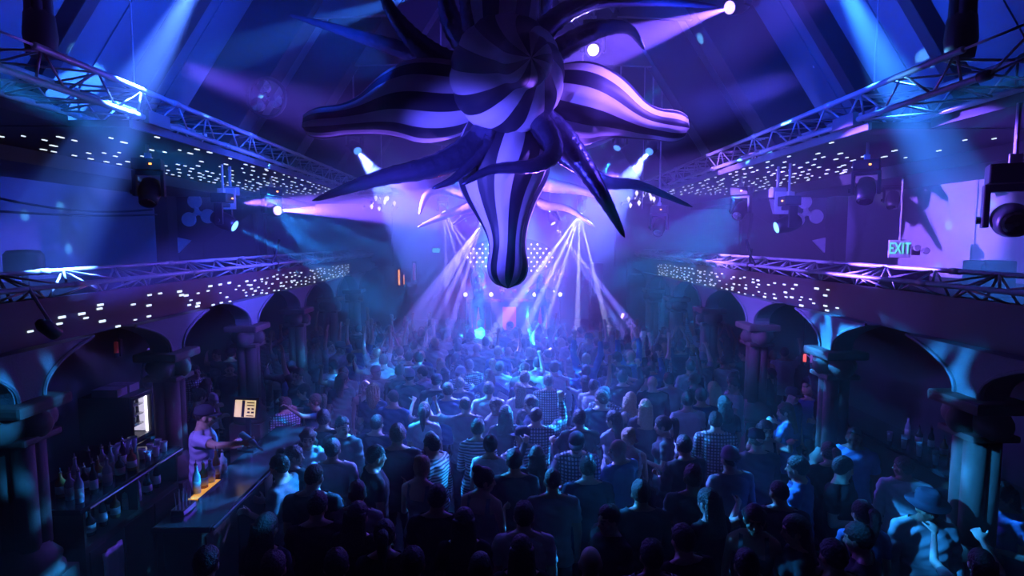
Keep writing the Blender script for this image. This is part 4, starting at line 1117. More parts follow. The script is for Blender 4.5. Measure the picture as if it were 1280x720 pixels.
# ------------------------------------------------------------------ people
VOX = 0.0105
def body(pose, female=False, yaw=0.0, nod=0.0):
    """one continuous figure 1.75 m tall that faces +Y; returns meshes for skin and clothes and the head's matrix"""
    W = .165 if female else .192          # shoulder half width
    hipw = .095
    b = MB(); segs = []
    def cap(lbl, p0, p1, r0, r1):
        b.capsule(p0, p1, r0, r1, 12); segs.append((lbl, Vector(p0), Vector(p1), r0, r1))
    # torso loft
    if female:
        rings = [(.86, .13, .11, 0), (.93, .172, .128, -.01), (1.0, .165, .12, -.005), (1.10, .128, .098, .005), (1.17, .125, .097, .01), (1.28, .148, .115, .012), (1.38, .150, .105, 0), (1.435, .12, .082, -.005), (1.475, .065, .06, 0), (1.52, .052, .052, .005)]
    else:
        rings = [(.86, .13, .11, 0), (.94, .165, .122, -.005), (1.03, .158, .118, 0), (1.13, .152, .115, .005), (1.25, .172, .125, .01), (1.37, .188, .122, .005), (1.43, .15, .098, -.005), (1.465, .085, .07, 0), (1.52, .06, .06, .005)]
    seg = 20; vs = []
    for z, rx, ry, yo in rings:
        for k in range(seg):
            a = 2 * math.pi * k / seg
            ca, sa = math.cos(a), math.sin(a)
            vs.append((rx * math.copysign(abs(ca) ** .85, ca), yo + ry * math.copysign(abs(sa) ** .85, sa), z))
    nr = len(rings)
    fs = [(i * seg + k, i * seg + (k + 1) % seg, (i + 1) * seg + (k + 1) % seg, (i + 1) * seg + k) for i in range(nr - 1) for k in range(seg)]
    fs += [tuple(range(seg))[::-1], tuple((nr - 1) * seg + k for k in range(seg))]
    b.add(vs, fs)
    if female:
        for sg in (-1, 1): b.ell((sg * .07, .095, 1.30), (.062, .055, .062))
    segs += [('torso', Vector((0, 0, 1.02)), Vector((0, 0, 1.42)), .15, .15), ('pelvis', Vector((-.06, 0, .92)), Vector((.06, 0, .92)), .11, .11), ('neck', Vector((0, 0, 1.50)), Vector((0, .01, 1.56)), .05, .05)]
    # legs
    lg = pose.get('legs', ((0, 0), (0, 0)))
    ankles = []
    for k, sg in enumerate((-1, 1)):
        kx, ky = lg[k]
        hip = Vector((sg * hipw, 0, .90)); knee = Vector((sg * (hipw + .02) + kx * .5, ky * .6 + .03, .49)); ank = Vector((sg * (hipw + .02) + kx, ky - .03, .085))
        cap('thigh', hip, knee, .088, .058); cap('shin', knee, ank, .056, .036)
        b.ell(knee.lerp(ank, .3) + Vector((0, -.022, 0)), (.05, .05, .13))
        heel = ank + Vector((0, -.03, -.045)); toe = ank + Vector((sg * .03, .17, -.055))
        cap('foot', heel, toe, .036, .03)
        b.ell(ank + Vector((sg * .015, .11, -.045)), (.043, .075, .034))
    # arms and hands
    hands = []
    for k, sg in enumerate((-1, 1)):
        ua, fa, curl = pose['arms'][k]
        ua = Vector((ua[0] * sg, ua[1], ua[2])).normalized(); fa = Vector((fa[0] * sg, fa[1], fa[2])).normalized()
        lift = max(0, ua.z) * .05
        sh = Vector((sg * (W - lift * .5), -.005, 1.415 + lift))
        b.ell(sh + Vector((-sg * .014, 0, -.010)), (.056, .056, .058))
        b.capsule((sg * .035, -.022, 1.492), sh + Vector((-sg * .03, -.006, .012)), .042, .048, 12)
        b.capsule((sg * .06, 0, 1.36), sh + Vector((-sg * .02, 0, -.02)), .085, .062, 12)
        f = .94 if female else 1.0
        el = sh + ua * .285 * f; wr = el + fa * .25 * f
        r = .8 if female else 1.0
        cap('uarm', sh, el, .053 * r, .041 * r); cap('farm', el, wr, .042 * r, .027 * r)
        if not female: b.ell(sh.lerp(el, .5) + Vector((0, .01, 0)), (.05, .05, .06))
        # palm frame
        side = fa.cross(Vector((0, 1, 0.2)));
        if side.length < .2: side = fa.cross(Vector((1, 0, 0)))
        side.normalize(); nrm = side.cross(fa).normalized()
        pc = wr + fa * .05
        segs.append(('hand', wr + fa * .02, wr + fa * .15, .04, .04))
        rotm = Matrix((side, nrm, fa)).transposed()
        b.ell(pc, (.040, .017, .052), rotm)
        for i in range(4):
            o = (-.030 + .020 * i); ln = (.062, .074, .078, .066)[i] if sg > 0 else (.066, .078, .074, .062)[::1][i]
            root = wr + fa * .085 + side * o
            c1 = curl * .9
            d1 = (fa * math.cos(c1) + nrm * math.sin(c1) + side * (o * 3.0)).normalized()
            mid = root + d1 * ln * .5
            d2 = (fa * math.cos(c1 * 2.1) + nrm * math.sin(c1 * 2.1) + side * (o * 2.0)).normalized()
            b.capsule(root, mid, .0105, .0098, 8); b.capsule(mid, mid + d2 * ln * .5, .0098, .0085, 8)
        tr = wr + fa * .03 - side * sg * .03; td = (fa * .65 - side * sg * .8 + nrm * .35).normalized()
        b.capsule(tr, tr + td * .045, .0135, .0115, 8); b.capsule(tr + td * .045, tr + td * .045 + (td + fa * .5 + nrm * .4).normalized() * .032, .0115, .0095, 8)
        hands.append((wr + fa * .085 + nrm * .03, fa, nrm))
    # neck and head
    HR = Matrix.Rotation(yaw, 3, 'Z') @ Matrix.Rotation(-nod, 3, 'X')
    piv = Vector((0, .004, 1.502))
    H = Matrix.Translation(piv) @ HR.to_4x4() @ Matrix.Translation(Vector((0, .018, .115)))
    nk = .047 if female else .058
    b.capsule((0, -.01, 1.44), H @ Vector((0, -.02, -.06)), nk * 1.1, nk, 14)
    def hp(c): return H @ Vector(c)
    b.ell(hp((0, -.012, .022)), (.073, .092, .092), HR, 20, 14)
    b.ell(hp((0, .012, -.045)), (.058, .070, .072), HR, 16, 12)
    b.ell(hp((0, .052, -.088)), (.030, .030, .024), HR)         # chin
    b.ell(hp((0, .072, .012)), (.050, .020, .014), HR)           # brow
    b.capsule(hp((0, .078, .0)), hp((0, .100, -.033)), .011, .0145, 8)   # nose
    b.ell(hp((0, .078, -.062)), (.024, .014, .009), HR)          # mouth
    for sg in (-1, 1):
        b.ell(hp((sg * .030, .070, -.004)), (.015, .013, .011), HR)
        b.ell(hp((sg * .045, .055, -.03)), (.02, .02, .02), HR)
        b.ell(hp((sg * .075, -.005, -.012)), (.012, .022, .034), HR)
    segs.append(('head', hp((0, 0, -.04)), hp((0, 0, .05)), .085, .085))
    # union into one skin
    me = b.mesh('raw', fix=True)
    o = bpy.data.objects.new('raw', me); COL.objects.link(o)
    r = o.modifiers.new('r', 'REMESH'); r.mode = 'VOXEL'; r.voxel_size = VOX; r.use_smooth_shade = True
    s = o.modifiers.new('s', 'SMOOTH'); s.factor = .5; s.iterations = 3
    dg = bpy.context.evaluated_depsgraph_get()
    em = bpy.data.meshes.new_from_object(o.evaluated_get(dg))
    bpy.data.objects.remove(o); bpy.data.meshes.remove(me)
    n = len(em.vertices)
    co = np.empty(n * 3); em.vertices.foreach_get('co', co); co = co.reshape(-1, 3)
    no = np.empty(n * 3); em.vertices.foreach_get('normal', no); no = no.reshape(-1, 3)
    best = np.full(n, 9.0); lab = np.zeros(n, int); tt = np.zeros(n)
    names = []
    for k, (lbl, p0, p1, r0, r1) in enumerate(segs):
        a = np.array(p0); d = np.array(p1 - p0); L2 = max((d * d).sum(), 1e-9)
        t = np.clip(((co - a) @ d) / L2, 0, 1)
        dist = np.linalg.norm(co - (a + t[:, None] * d), axis=1) - (r0 + (r1 - r0) * t)
        m_ = dist < best
        best[m_] = dist[m_]; lab[m_] = k; tt[m_] = t[m_]; names.append(lbl)
    names = np.array(names); L = names[lab]
    polys = np.array([tuple(p.vertices) for p in em.polygons if len(p.vertices) == 4])
    # tint: lips and eyes
    Hi = np.array(H.inverted()); hc = co @ Hi[:3, :3].T + Hi[:3, 3]
    tint = np.ones((n, 4))
    lip = (np.abs(hc[:, 0]) < .024) & (hc[:, 1] > .07) & (np.abs(hc[:, 2] + .062) < .010) & (L == 'head')
    tint[lip, :3] = (.75, .42, .42)
    for sg in (-1, 1):
        eye = (np.hypot(hc[:, 0] - sg * .030, hc[:, 2] + .004) < .012) & (hc[:, 1] > .06)
        tint[eye, :3] = (.12, .12, .14)
        brow = (np.abs(hc[:, 0] - sg * .031) < .02) & (np.abs(hc[:, 2] - .019) < .006) & (hc[:, 1] > .06)
        tint[brow, :3] = (.2, .16, .14)
    at = em.attributes.new('tint', 'FLOAT_COLOR', 'POINT'); at.data.foreach_set('color', tint.ravel())
    em.materials.clear(); em.materials.append(M['skin'])
    em.polygons.foreach_set('use_smooth', [True] * len(em.polygons))
    em.name = 'person'
    z = co[:, 2]
    wr = .004 * np.sin(co[:, 0] * 41 + z * 23) * np.cos(co[:, 1] * 37 - z * 31) + .003 * np.sin(z * 70 + co[:, 0] * 30)
    def cloth(name, sel, off):
        keep = sel[polys].all(axis=1)
        f = polys[keep]
        used = np.unique(f); mp = np.full(n, -1); mp[used] = np.arange(len(used))
        v = co[used] + no[used] * (off + wr)[used][:, None]
        me2 = bpy.data.meshes.new(name)
        me2.from_pydata(v.tolist(), [], mp[f].tolist())
        me2.polygons.foreach_set('use_smooth', [True] * len(me2.polygons))
        me2.materials.append(M['cloth'])
        me2.update(); return me2
    tor = (L == 'torso') | (L == 'pelvis') | ((L == 'thigh') & (z > .80))
    neckok = z < 1.492
    offt = np.where(z < 1.15, .020, .012)
    out = {'skin': em, 'H': H, 'hands': hands}
    out['tee'] = cloth('tee_shirt', ((tor & (z > .84)) | ((L == 'uarm') & (tt < .62)) | ((L == 'neck') & neckok)) & (z < 3) & ((L != 'neck') | neckok) & ((L != 'torso') | neckok), offt)
    out['long'] = cloth('long_shirt', ((tor & (z > .82)) | (L == 'uarm') | ((L == 'farm') & (tt < .93)) | ((L == 'neck') & (z < 1.50))) & ((L != 'torso') | (z < 1.50)), offt + .004)
    strap = (z < 1.345) | ((np.abs(np.abs(co[:, 0]) - .095) < .024) & (z < 1.48))
    out['tank'] = cloth('tank_top', (tor & (z > .84) & strap & (L != 'uarm')), np.full(n, .008))
    out['trousers'] = cloth('trousers', ((L == 'pelvis') & (z < .96)) | (L == 'thigh') | ((L == 'shin') & (tt < .95)) | ((L == 'torso') & (z < .96)), np.full(n, .010))
    out['shoes'] = [cloth('shoe', (L == 'foot') & (co[:, 0] * sg > 0), np.full(n, .008)) for sg in (-1, 1)]
    return out

D0 = ((.16, .02, -1), (.02, .22, -1), .5)         # hanging
DB = ((.14, .12, -1), (-.35, .95, .25), .7)       # bent, holding
DU = ((.30, .25, 1), (-.05, .15, 1), .15)         # up
DP = ((.45, .55, .25), (-.15, .30, 1), .9)        # pump
DC = ((.22, .25, 1), (-.42, .12, .9), .2)         # clap overhead
DE = ((.75, .1, -.55), (-.25, .85, .35), .6)      # elbow out
DH = ((.18, .75, .15), (-.22, .75, .6), .8)       # phone
DX = ((.55, .75, -.10), (.25, .9, .12), .6)       # reach
DA = ((.9, .2, .05), (.2, .5, .25), .3)           # arm around
STEP = ((.03, .10), (.02, -.08))
POSES = [
    ('standing with arms down', dict(arms=(D0, D0)), 0, 0.0, .05),
    ('standing with arms down', dict(arms=(D0, D0), legs=STEP), 1, .25, .05),
    ('forearms bent', dict(arms=(DB, DB)), 0, -.2, .15),
    ('forearms bent', dict(arms=(DB, D0)), 1, 0.0, .1),
    ('one arm raised', dict(arms=(DB, DU), legs=STEP), 0, .1, -.1),
    ('one arm raised', dict(arms=(DU, DB)), 1, -.1, -.1),
    ('both arms raised', dict(arms=(DU, DU)), 0, 0, -.15),
    ('both arms raised', dict(arms=(DC, DC)), 1, .2, -.1),
    ('fist pumped', dict(arms=(D0, DP)), 0, -.3, -.05),
    ('elbows out dancing', dict(arms=(DE, DE), legs=STEP), 1, .4, .1),
    ('elbows out dancing', dict(arms=(DE, DB), legs=STEP), 0, .55, .12),
    ('holding hands up in front', dict(arms=(DH, DH)), 1, .1, 0),
    ('head turned aside', dict(arms=(D0, DB)), 0, 1.05, .05),
    ('head turned aside', dict(arms=(D0, DB)), 1, -1.0, .1),
    ('arm around a neighbour', dict(arms=(DA, D0)), 0, .3, .1),
]
BODIES = [body(p, bool(f), yw, nd) for (_, p, f, yw, nd) in POSES]
BARMAN = body(dict(arms=(DB, DX)), False, .25, .1)

# hair and hats, in head space
def shell(kind):
    b = MB(); seg, rg = 22, 16; vs = []
    for i in range(rg + 1):
        th = math.pi * i / rg
        for k in range(seg):
            a = 2 * math.pi * k / seg
            d = Vector((math.sin(th) * math.cos(a), math.sin(th) * math.sin(a), math.cos(th)))
            p = Vector((d.x * .082, d.y * .103 - .012, d.z * .103 + .024))
            f = (d.y + 1) / 2                       # 0 back .. 1 front
            line = {'short': -.075 + .13 * f ** 1.5, 'buzz': -.055 + .125 * f ** 1.5, 'long': -.12 + .17 * f ** 3}[kind]
            if kind == 'buzz': p = Vector((d.x * .077, d.y * .096 - .012, d.z * .0965 + .023))
            if kind == 'short':
                bump = 1 + .05 * math.sin(a * 7 + th * 9) * math.sin(th) + (.07 * max(0, d.z) * (.6 + .4 * math.sin(a * 3)))
                p = Vector((p.x * bump, (p.y + .012) * bump - .012, p.z * bump))
            if p.z < line:
                p = Vector((p.x * .55, p.y * .55, max(min(p.z, line), line - .02)))
            vs.append(p)
    b.v = [tuple(v) for v in vs]
    b.f = [(i * seg + k, (i + 1) * seg + k, (i + 1) * seg + (k + 1) % seg, i * seg + (k + 1) % seg) for i in range(rg) for k in range(seg)]
    b.mi = [0] * len(b.f)
    return b
def long_hair(wave=.0, length=.34):
    b = shell('long'); seg = 18; n = 10; vs = []
    for i in range(n + 1):
        f = i / n; z = .05 - length * f
        rx = .088 + .03 * f + .012 * math.sin(i * 1.9) * wave; ry = .052 + .01 * f
        if i == n: rx *= .55; ry *= .4
        for k in range(seg):
            a = 2 * math.pi * k / seg
            vs.append((rx * math.cos(a) * (1 + .05 * math.sin(a * 6)), -.062 - .02 * f + ry * math.sin(a) * (1 + .06 * math.sin(a * 9)), z))
    fs = [(i * seg + k, i * seg + (k + 1) % seg, (i + 1) * seg + (k + 1) % seg, (i + 1) * seg + k) for i in range(n) for k in range(seg)] + [tuple(range(seg))[::-1], tuple(n * seg + k for k in range(seg))]
    b.add(vs, fs); return b
def hair_mesh(kind):
    if kind in ('short', 'buzz'): b = shell(kind)
    elif kind == 'long': b = long_hair()
    elif kind == 'wavy': b = long_hair(1, .30)
    elif kind == 'ponytail':
        b = shell('long'); b.tube(spline([(0, -.10, .06), (0, -.15, .05), (0, -.155, -.06), (0, -.13, -.22)], 10), [.02, .035, .042, .045, .045, .042, .04, .036, .03, .02, .006], 10)
    elif kind == 'bun':
        b = shell('long'); b.ell((0, -.085, .105), (.048, .048, .042), None, 14, 10)
    elif kind == 'dreads':
        b = shell('short'); r = random.Random(2)
        for k in range(30):
            a = math.radians(150 + 240 * k / 29); x, y = math.cos(a) * .082, -math.sin(math.radians(-30 + 240 * k / 29)) * .0 + math.sin(a) * .10
            z0 = .08 - .03 * (k % 3)
            b.tube([(x * .7, y * .7 - .01, z0 + .03), (x * 1.08, y * 1.08 - .01, z0 - .05), (x * 1.15, y * 1.15 - .01, -.20 - r.random() * .05)], [.012, .013, .007], 6)
    elif kind == 'afro':
        b = shell('short'); b.ell((0, -.03, .05), (.125, .12, .115), None, 22, 14)
    me = b.mesh('hair', True, fix=True); me.materials.append(M['hair']); return me
HAIR = {k: hair_mesh(k) for k in ('short', 'buzz', 'long', 'wavy', 'ponytail', 'bun', 'dreads', 'afro')}
def hat_mesh(kind):
    b = MB()
    if kind == 'cap':
        b.lathe([(.088, .028), (.090, .05), (.080, .10), (.05, .128), (.004, .136)], (0, -.012, 0), 20)
        b.v = [(x, (y + .012) * 1.17 - .012, z) for x, y, z in b.v]
        vs = []
        for i in range(9):
            a = math.radians(20 + 140 * i / 8)
            vs += [(math.cos(a) * .084, math.sin(a) * .095, .032), (math.cos(a) * .082, .05 + math.sin(a) * .125, .022), (math.cos(a) * .082, .05 + math.sin(a) * .125, .015), (math.cos(a) * .084, math.sin(a) * .095, .024)]
        fs = []
        for i in range(8):
            for j in range(4): fs.append((i * 4 + j, i * 4 + (j + 1) % 4, (i + 1) * 4 + (j + 1) % 4, (i + 1) * 4 + j))
        b.add(vs, fs + [(0, 1, 2, 3), (32, 35, 34, 33)])
    elif kind == 'fedora':
        b.lathe([(.088, .04), (.155, .030), (.160, .036), (.158, .042), (.092, .05), (.090, .075), (.086, .125), (.07, .148), (.03, .138), (.002, .132)], (0, -.012, 0), 26)
        b.v = [(x, (y + .012) * 1.15 - .012, z + .25 * max(0, abs(x) - .10)) for x, y, z in b.v]
    elif kind == 'beanie':
        b.lathe([(.087, .022), (.091, .03), (.091, .055), (.086, .06), (.080, .10), (.055, .135), (.02, .152), (.002, .155)], (0, -.014, 0), 20)
        b.v = [(x, (y + .014) * 1.15 - .014, z) for x, y, z in b.v]
    me = b.mesh(kind, True); me.materials.append(M['cloth']); return me
HATS = {k: hat_mesh(k) for k in ('cap', 'fedora', 'beanie')}

SKINS = [(.55, .36, .27), (.62, .43, .33), (.45, .28, .19), (.30, .18, .12), (.16, .09, .06), (.66, .47, .38)]
HAIRC = {'dark': (.018, .014, .013), 'brown': (.07, .04, .025), 'blond': (.45, .32, .16), 'grey': (.35, .35, .36)}
TOPC = {'white': (.75, .75, .76), 'pale grey': (.48, .48, .5), 'grey': (.22, .22, .24), 'charcoal': (.07, .07, .08), 'black': (.02, .02, .022), 'navy': (.03, .04, .09), 'blue': (.12, .18, .40), 'checked': (.6, .6, .62), 'striped': (.6, .6, .62), 'lavender': (.40, .33, .55)}
HAIRW = {'short': 'short', 'buzz': 'cropped', 'bald': 'no', 'long': 'long', 'wavy': 'wavy', 'ponytail': 'ponytailed', 'bun': 'bun-tied', 'dreads': 'dreadlocked', 'afro': 'bushy', 'cap': 'capped', 'fedora': 'fedora-hatted', 'beanie': 'beanie-wearing'}
PEOPLE = []
def person(x, y, rz, bi, top='tee', tc='black', hair='short', hc='dark', skin=0, z0=0.0, sc=1.0, bodyset=None, label=None, group='clubbers on the dance floor', tr=(.03, .03, .04)):
    B = bodyset or BODIES[bi]
    o = bpy.data.objects.new('person', B['skin']); COL.objects.link(o)
    o.location = (x, y, z0); o.rotation_euler = (0, 0, rz); o.scale = (sc, sc, sc)
    o.color = (*SKINS[skin], 1)
    c = bpy.data.objects.new({'tee': 'tee_shirt', 'long': 'long_shirt', 'tank': 'tank_top'}[top], B[top]); COL.objects.link(c); c.parent = o; c.color = (*TOPC[tc], 1)
    if tc in ('checked', 'striped'):
        c.material_slots[0].link = 'OBJECT'; c.material_slots[0].material = M['check' if tc == 'checked' else 'stripe']
    c = bpy.data.objects.new('trousers', B['trousers']); COL.objects.link(c); c.parent = o; c.color = (*tr, 1)
    for s_ in B['shoes']:
        c = bpy.data.objects.new('shoe', s_); COL.objects.link(c); c.parent = o; c.color = (.03, .03, .03, 1)
    hk = hair
    if hair in HATS:
        c = bpy.data.objects.new({'cap': 'baseball_cap'}.get(hair, hair), HATS[hair]); COL.objects.link(c); c.parent = o; c.matrix_local = B['H']; c.color = (.04, .04, .06, 1) if hair != 'beanie' else (.4, .4, .45, 1)
        hk = 'buzz'
    if hk != 'bald':
        c = bpy.data.objects.new('hair', HAIR[hk]); COL.objects.link(c); c.parent = o; c.matrix_local = B['H']; c.color = (*HAIRC[hc], 1)
    PEOPLE.append(dict(o=o, x=x, y=y, bi=bi, top=top, tc=tc, hair=hair, hc=hc, label=label, group=group, rz=rz))
    return o

# bartender, with what he holds
B = PZ(262, 517, 1.92)
bx_, by_ = -3.36, 6.30
bt = person(bx_, by_, math.radians(-75), 0, 'tee', 'lavender', 'cap', 'dark', 2, .28, 1.0, BARMAN, 'bartender in lavender tee and dark cap behind the bar, reaching out with a bottle', 'staff')
hm = bt.matrix_basis
def at_hand(k, dz=0): 
    p, fa, nr = BARMAN['hands'][k]
    return hm @ p, (hm.to_3x3() @ fa), (hm.to_3x3() @ nr)
p, fa, nr = at_hand(1)
me, cpm, lbm = BP['tall']
hb = bpy.data.objects.new('held_bottle', me); COL.objects.link(hb); hb.material_slots[0].link = 'OBJECT'; hb.material_slots[0].material = M['bottle_pale']
hb.rotation_euler = (math.radians(0), math.radians(118), math.radians(-20))
hb.location = p - hb.rotation_euler.to_matrix() @ Vector((0, 0, .13))
link('spout', cpm, hb); tag(hb, 'clear bottle tilted in the outstretched hand of the bartender', 'bottle')
p, fa, nr = at_hand(0)
hc_ = cup(p.x, p.y, p.z - .05, M['plastic_white'], 'white cup held at the waist of the bartender', None, 'held_cup')

def clear(x, y, d, cw=.55):
    for q in PEOPLE:
        if (q['x'] - x) ** 2 + (q['y'] - y) ** 2 < d * d: return False
    for s in (-1, 1):
        for cy in CY:
            if abs(x - s * 4.02) < cw and abs(y - cy) < cw + .05: return False
    if -3.9 < x < -2.28 and y < 7.85: return False
    if x < -3.5 and y < 8.0: return False
    if x > 4.9 and y < 9.7 and y > 5.3: return False
    if abs(x - 4.78) < .5 and abs(y - 5.9) < .5: return False
    return True
BK, FR, LF, RT = 0, math.pi, math.pi / 2, -math.pi / 2
# (head pixel, facing, body, top, colour, hair, hair colour, skin)
KEY = [
    (655, 640, BK, 0, 'tee', 'white', 'short', 'dark', 1), (652, 684, BK, 3, 'tee', 'black', 'long', 'dark', 1), (415, 558, .1, 0, 'long', 'pale grey', 'short', 'dark', 2),
    (526, 580, -.3, 3, 'tank', 'grey', 'bun', 'blond', 1), (543, 552, 1.2, 2, 'long', 'striped', 'short', 'dark', 2), (643, 572, BK, 0, 'tee', 'charcoal', 'short', 'dark', 2),
    (691, 596, BK, 0, 'tee', 'grey', 'buzz', 'dark', 3), (735, 580, BK, 0, 'tee', 'navy', 'short', 'dark', 1), (721, 548, FR, 2, 'long', 'checked', 'cap', 'dark', 1),
    (775, 557, .6, 12, 'tee', 'blue', 'bald', 'dark', 1), (797, 560, .2, 3, 'tank', 'white', 'bun', 'blond', 0), (802, 612, BK, 0, 'long', 'charcoal', 'short', 'dark', 2),
    (857, 554, .3, 2, 'long', 'charcoal', 'short', 'dark', 3), (914, 570, .2, 0, 'long', 'grey', 'beanie', 'dark', 1), (739, 698, BK, 0, 'tee', 'black', 'bald', 'dark', 0),
    (816, 690, BK, 0, 'long', 'checked', 'short', 'dark', 2), (889, 622, .5, 3, 'tee', 'black', 'long', 'dark', 1), (943, 640, 2.8, 3, 'tank', 'charcoal', 'wavy', 'dark', 2),
    (580, 648, BK, 3, 'tee', 'black', 'long', 'dark', 1), (546, 618, BK, 0, 'tee', 'black', 'short', 'dark', 2), (445, 640, -.2, 3, 'tee', 'black', 'long', 'dark', 1),
    (602, 594, -.4, 13, 'tank', 'grey', 'bun', 'dark', 1), (467, 566, -1.1, 0, 'tee', 'black', 'short', 'dark', 2), (499, 583, .1, 3, 'tee', 'black', 'bun', 'dark', 1),
    (1000, 580, .9, 0, 'long', 'blue', 'short', 'dark', 1), (1068, 541, 2.5, 0, 'tee', 'blue', 'buzz', 'dark', 4), (1158, 626, 2.9, 0, 'long', 'pale grey', 'fedora', 'dark', 3),
    (1000, 655, 1.3, 3, 'tee', 'black', 'wavy', 'dark', 0), (1080, 668, .9, 2, 'tee', 'charcoal', 'short', 'dark', 1), (1045, 690, .2, 0, 'tee', 'black', 'short', 'dark', 2),
    (1256, 612, 1.8, 3, 'tee', 'blue', 'long', 'dark', 1), (322, 585, -.2, 0, 'tee', 'navy', 'short', 'dark', 2), (353, 578, 1.5, 2, 'tee', 'grey', 'short', 'dark', 1),
    (315, 551, 2.0, 2, 'tee', 'blue', 'cap', 'dark', 1), (341, 537, 2.5, 2, 'long', 'grey', 'cap', 'dark', 2), (404, 520, .2, 0, 'tee', 'black', 'short', 'dark', 2),
    (427, 528, 2.9, 12, 'long', 'charcoal', 'short', 'dark', 1), (611, 484, BK, 0, 'tee', 'white', 'short', 'dark', 2), (582, 503, BK, 14, 'tee', 'grey', 'buzz', 'dark', 3),
    (560, 485, .2, 0, 'tee', 'blue', 'short', 'dark', 1), (545, 474, BK, 2, 'long', 'black', 'cap', 'dark', 1), (512, 468, BK, 0, 'long', 'navy', 'beanie', 'dark', 1),
    (466, 486, .1, 3, 'tee', 'navy', 'dreads', 'blond', 1), (492, 494, -.3, 12, 'tee', 'blue', 'buzz', 'dark', 1), (530, 512, BK, 3, 'tee', 'white', 'ponytail', 'dark', 1),
    (597, 532, BK, 3, 'long', 'striped', 'short', 'dark', 2), (632, 514, BK, 3, 'tee', 'charcoal', 'long', 'dark', 1), (572, 433, BK, 0, 'long', 'navy', 'short', 'dark', 2),
    (686, 474, BK, 0, 'long', 'checked', 'short', 'dark', 2), (656, 470, BK, 0, 'tee', 'navy', 'short', 'dark', 1), (816, 476, BK, 0, 'long', 'black', 'bald', 'dark', 1),
    (841, 476, BK, 0, 'tee', 'pale grey', 'short', 'dark', 1), (860, 498, .1, 2, 'tee', 'white', 'short', 'dark', 1), (756, 490, 2.6, 2, 'long', 'checked', 'cap', 'dark', 1),
    (807, 506, -.2, 3, 'long', 'charcoal', 'long', 'blond', 0), (793, 503, .5, 13, 'tank', 'grey', 'long', 'blond', 1), (832, 527, 1.3, 3, 'tee', 'charcoal', 'ponytail', 'dark', 0),
    (895, 523, -.2, 0, 'long', 'checked', 'short', 'dark', 1), (757, 431, BK, 0, 'tee', 'pale grey', 'buzz', 'dark', 1), (957, 532, 2.9, 11, 'tank', 'black', 'wavy', 'dark', 0),
    (882, 496, BK, 0, 'tee', 'navy', 'short', 'dark', 2), (906, 502, BK, 3, 'tee', 'charcoal', 'wavy', 'dark', 1), (893, 483, .1, 3, 'tee', 'white', 'long', 'blond', 1),
    (920, 478, 1.2, 10, 'tee', 'white', 'short', 'dark', 1), (714, 424, BK, 0, 'tee', 'pale grey', 'short', 'dark', 1), (672, 452, BK, 0, 'tee', 'white', 'short', 'dark', 1),
    (725, 520, BK, 0, 'tee', 'black', 'short', 'dark', 4), (985, 510, .8, 9, 'tee', 'blue', 'long', 'brown', 1), (850, 432, BK, 7, 'tee', 'navy', 'short', 'dark', 2),
    (246, 492, -1.0, 9, 'tank', 'blue', 'bun', 'dark', 1), (290, 590, -.5, 2, 'tee', 'charcoal', 'short', 'dark', 0), (395, 628, .2, 2, 'tee', 'black', 'short', 'dark', 1), (330, 655, -.2, 3, 'tee', 'charcoal', 'long', 'dark', 1), (270, 640, .4, 0, 'tee', 'black', 'cap', 'dark', 2),
    (480, 664, .1, 3, 'tee', 'black', 'ponytail', 'dark', 1), (515, 700, BK, 0, 'tee', 'charcoal', 'short', 'dark', 2), (870, 692, .3, 0, 'tee', 'black', 'short', 'dark', 1), (935, 702, -.2, 3, 'tank', 'black', 'bun', 'dark', 1),
    (600, 705, BK, 0, 'tee', 'black', 'buzz', 'dark', 3), (420, 702, .2, 0, 'long', 'black', 'short', 'dark', 1), (340, 705, .1, 0, 'tee', 'black', 'short', 'brown', 1), (255, 700, .3, 2, 'tee', 'charcoal', 'short', 'dark', 1),
    (205, 668, .3, 0, 'tee', 'blue', 'short', 'dark', 1),
]
for (px, py, rz, bi, top, tc, hair, hc, sk) in KEY:
    p = PZ(px, py, 1.665)
    x, y = p.x, p.y
    for k in range(12):
        if clear(x, y, .36, .36): break
        y += .04
    else:
        x, y = p.x, p.y
    if not clear(x, y, .30, .36): continue
    person(x, y, rz, bi, top, tc, hair, hc, sk, 0, 1.0)

# the rest of the crowd
rc = random.Random(21)
TOPW = [('tee', 'black'), ('tee', 'black'), ('tee', 'charcoal'), ('tee', 'grey'), ('tee', 'white'), ('tee', 'navy'), ('long', 'black'), ('long', 'grey'), ('long', 'navy'), ('long', 'pale grey'), ('tank', 'black'), ('tank', 'white'), ('tee', 'blue'), ('tee', 'pale grey'), ('tee', 'navy'), ('long', 'charcoal'), ('tee', 'white'), ('tee', 'black'), ('long', 'blue'), ('tee', 'charcoal'), ('tank', 'grey'), ('long', 'white'), ('tee', 'grey'), ('tee', 'blue'), ('long', 'checked'), ('long', 'striped')]
male = [i for i, p in enumerate(POSES) if not p[2]]; fem = [i for i, p in enumerate(POSES) if p[2]]
cand = []
y = 3.95
row = 0
while y < 15.3:
    hw_ = min(4.4, .88 * y) if y < 8 else 5.6
    x = -hw_ + (.3 if row % 2 else 0)
    while x < hw_:
        cand.append((x + rc.uniform(-.16, .16), y + rc.uniform(-.16, .16)))
        x += .52 if abs(x) < 3.6 else .8
    y += .53; row += 1
rc.shuffle(cand)
cand.sort(key=lambda c: 0 if abs(c[0]) < 3.5 and c[1] < 11 else 1)
LIMIT = 292
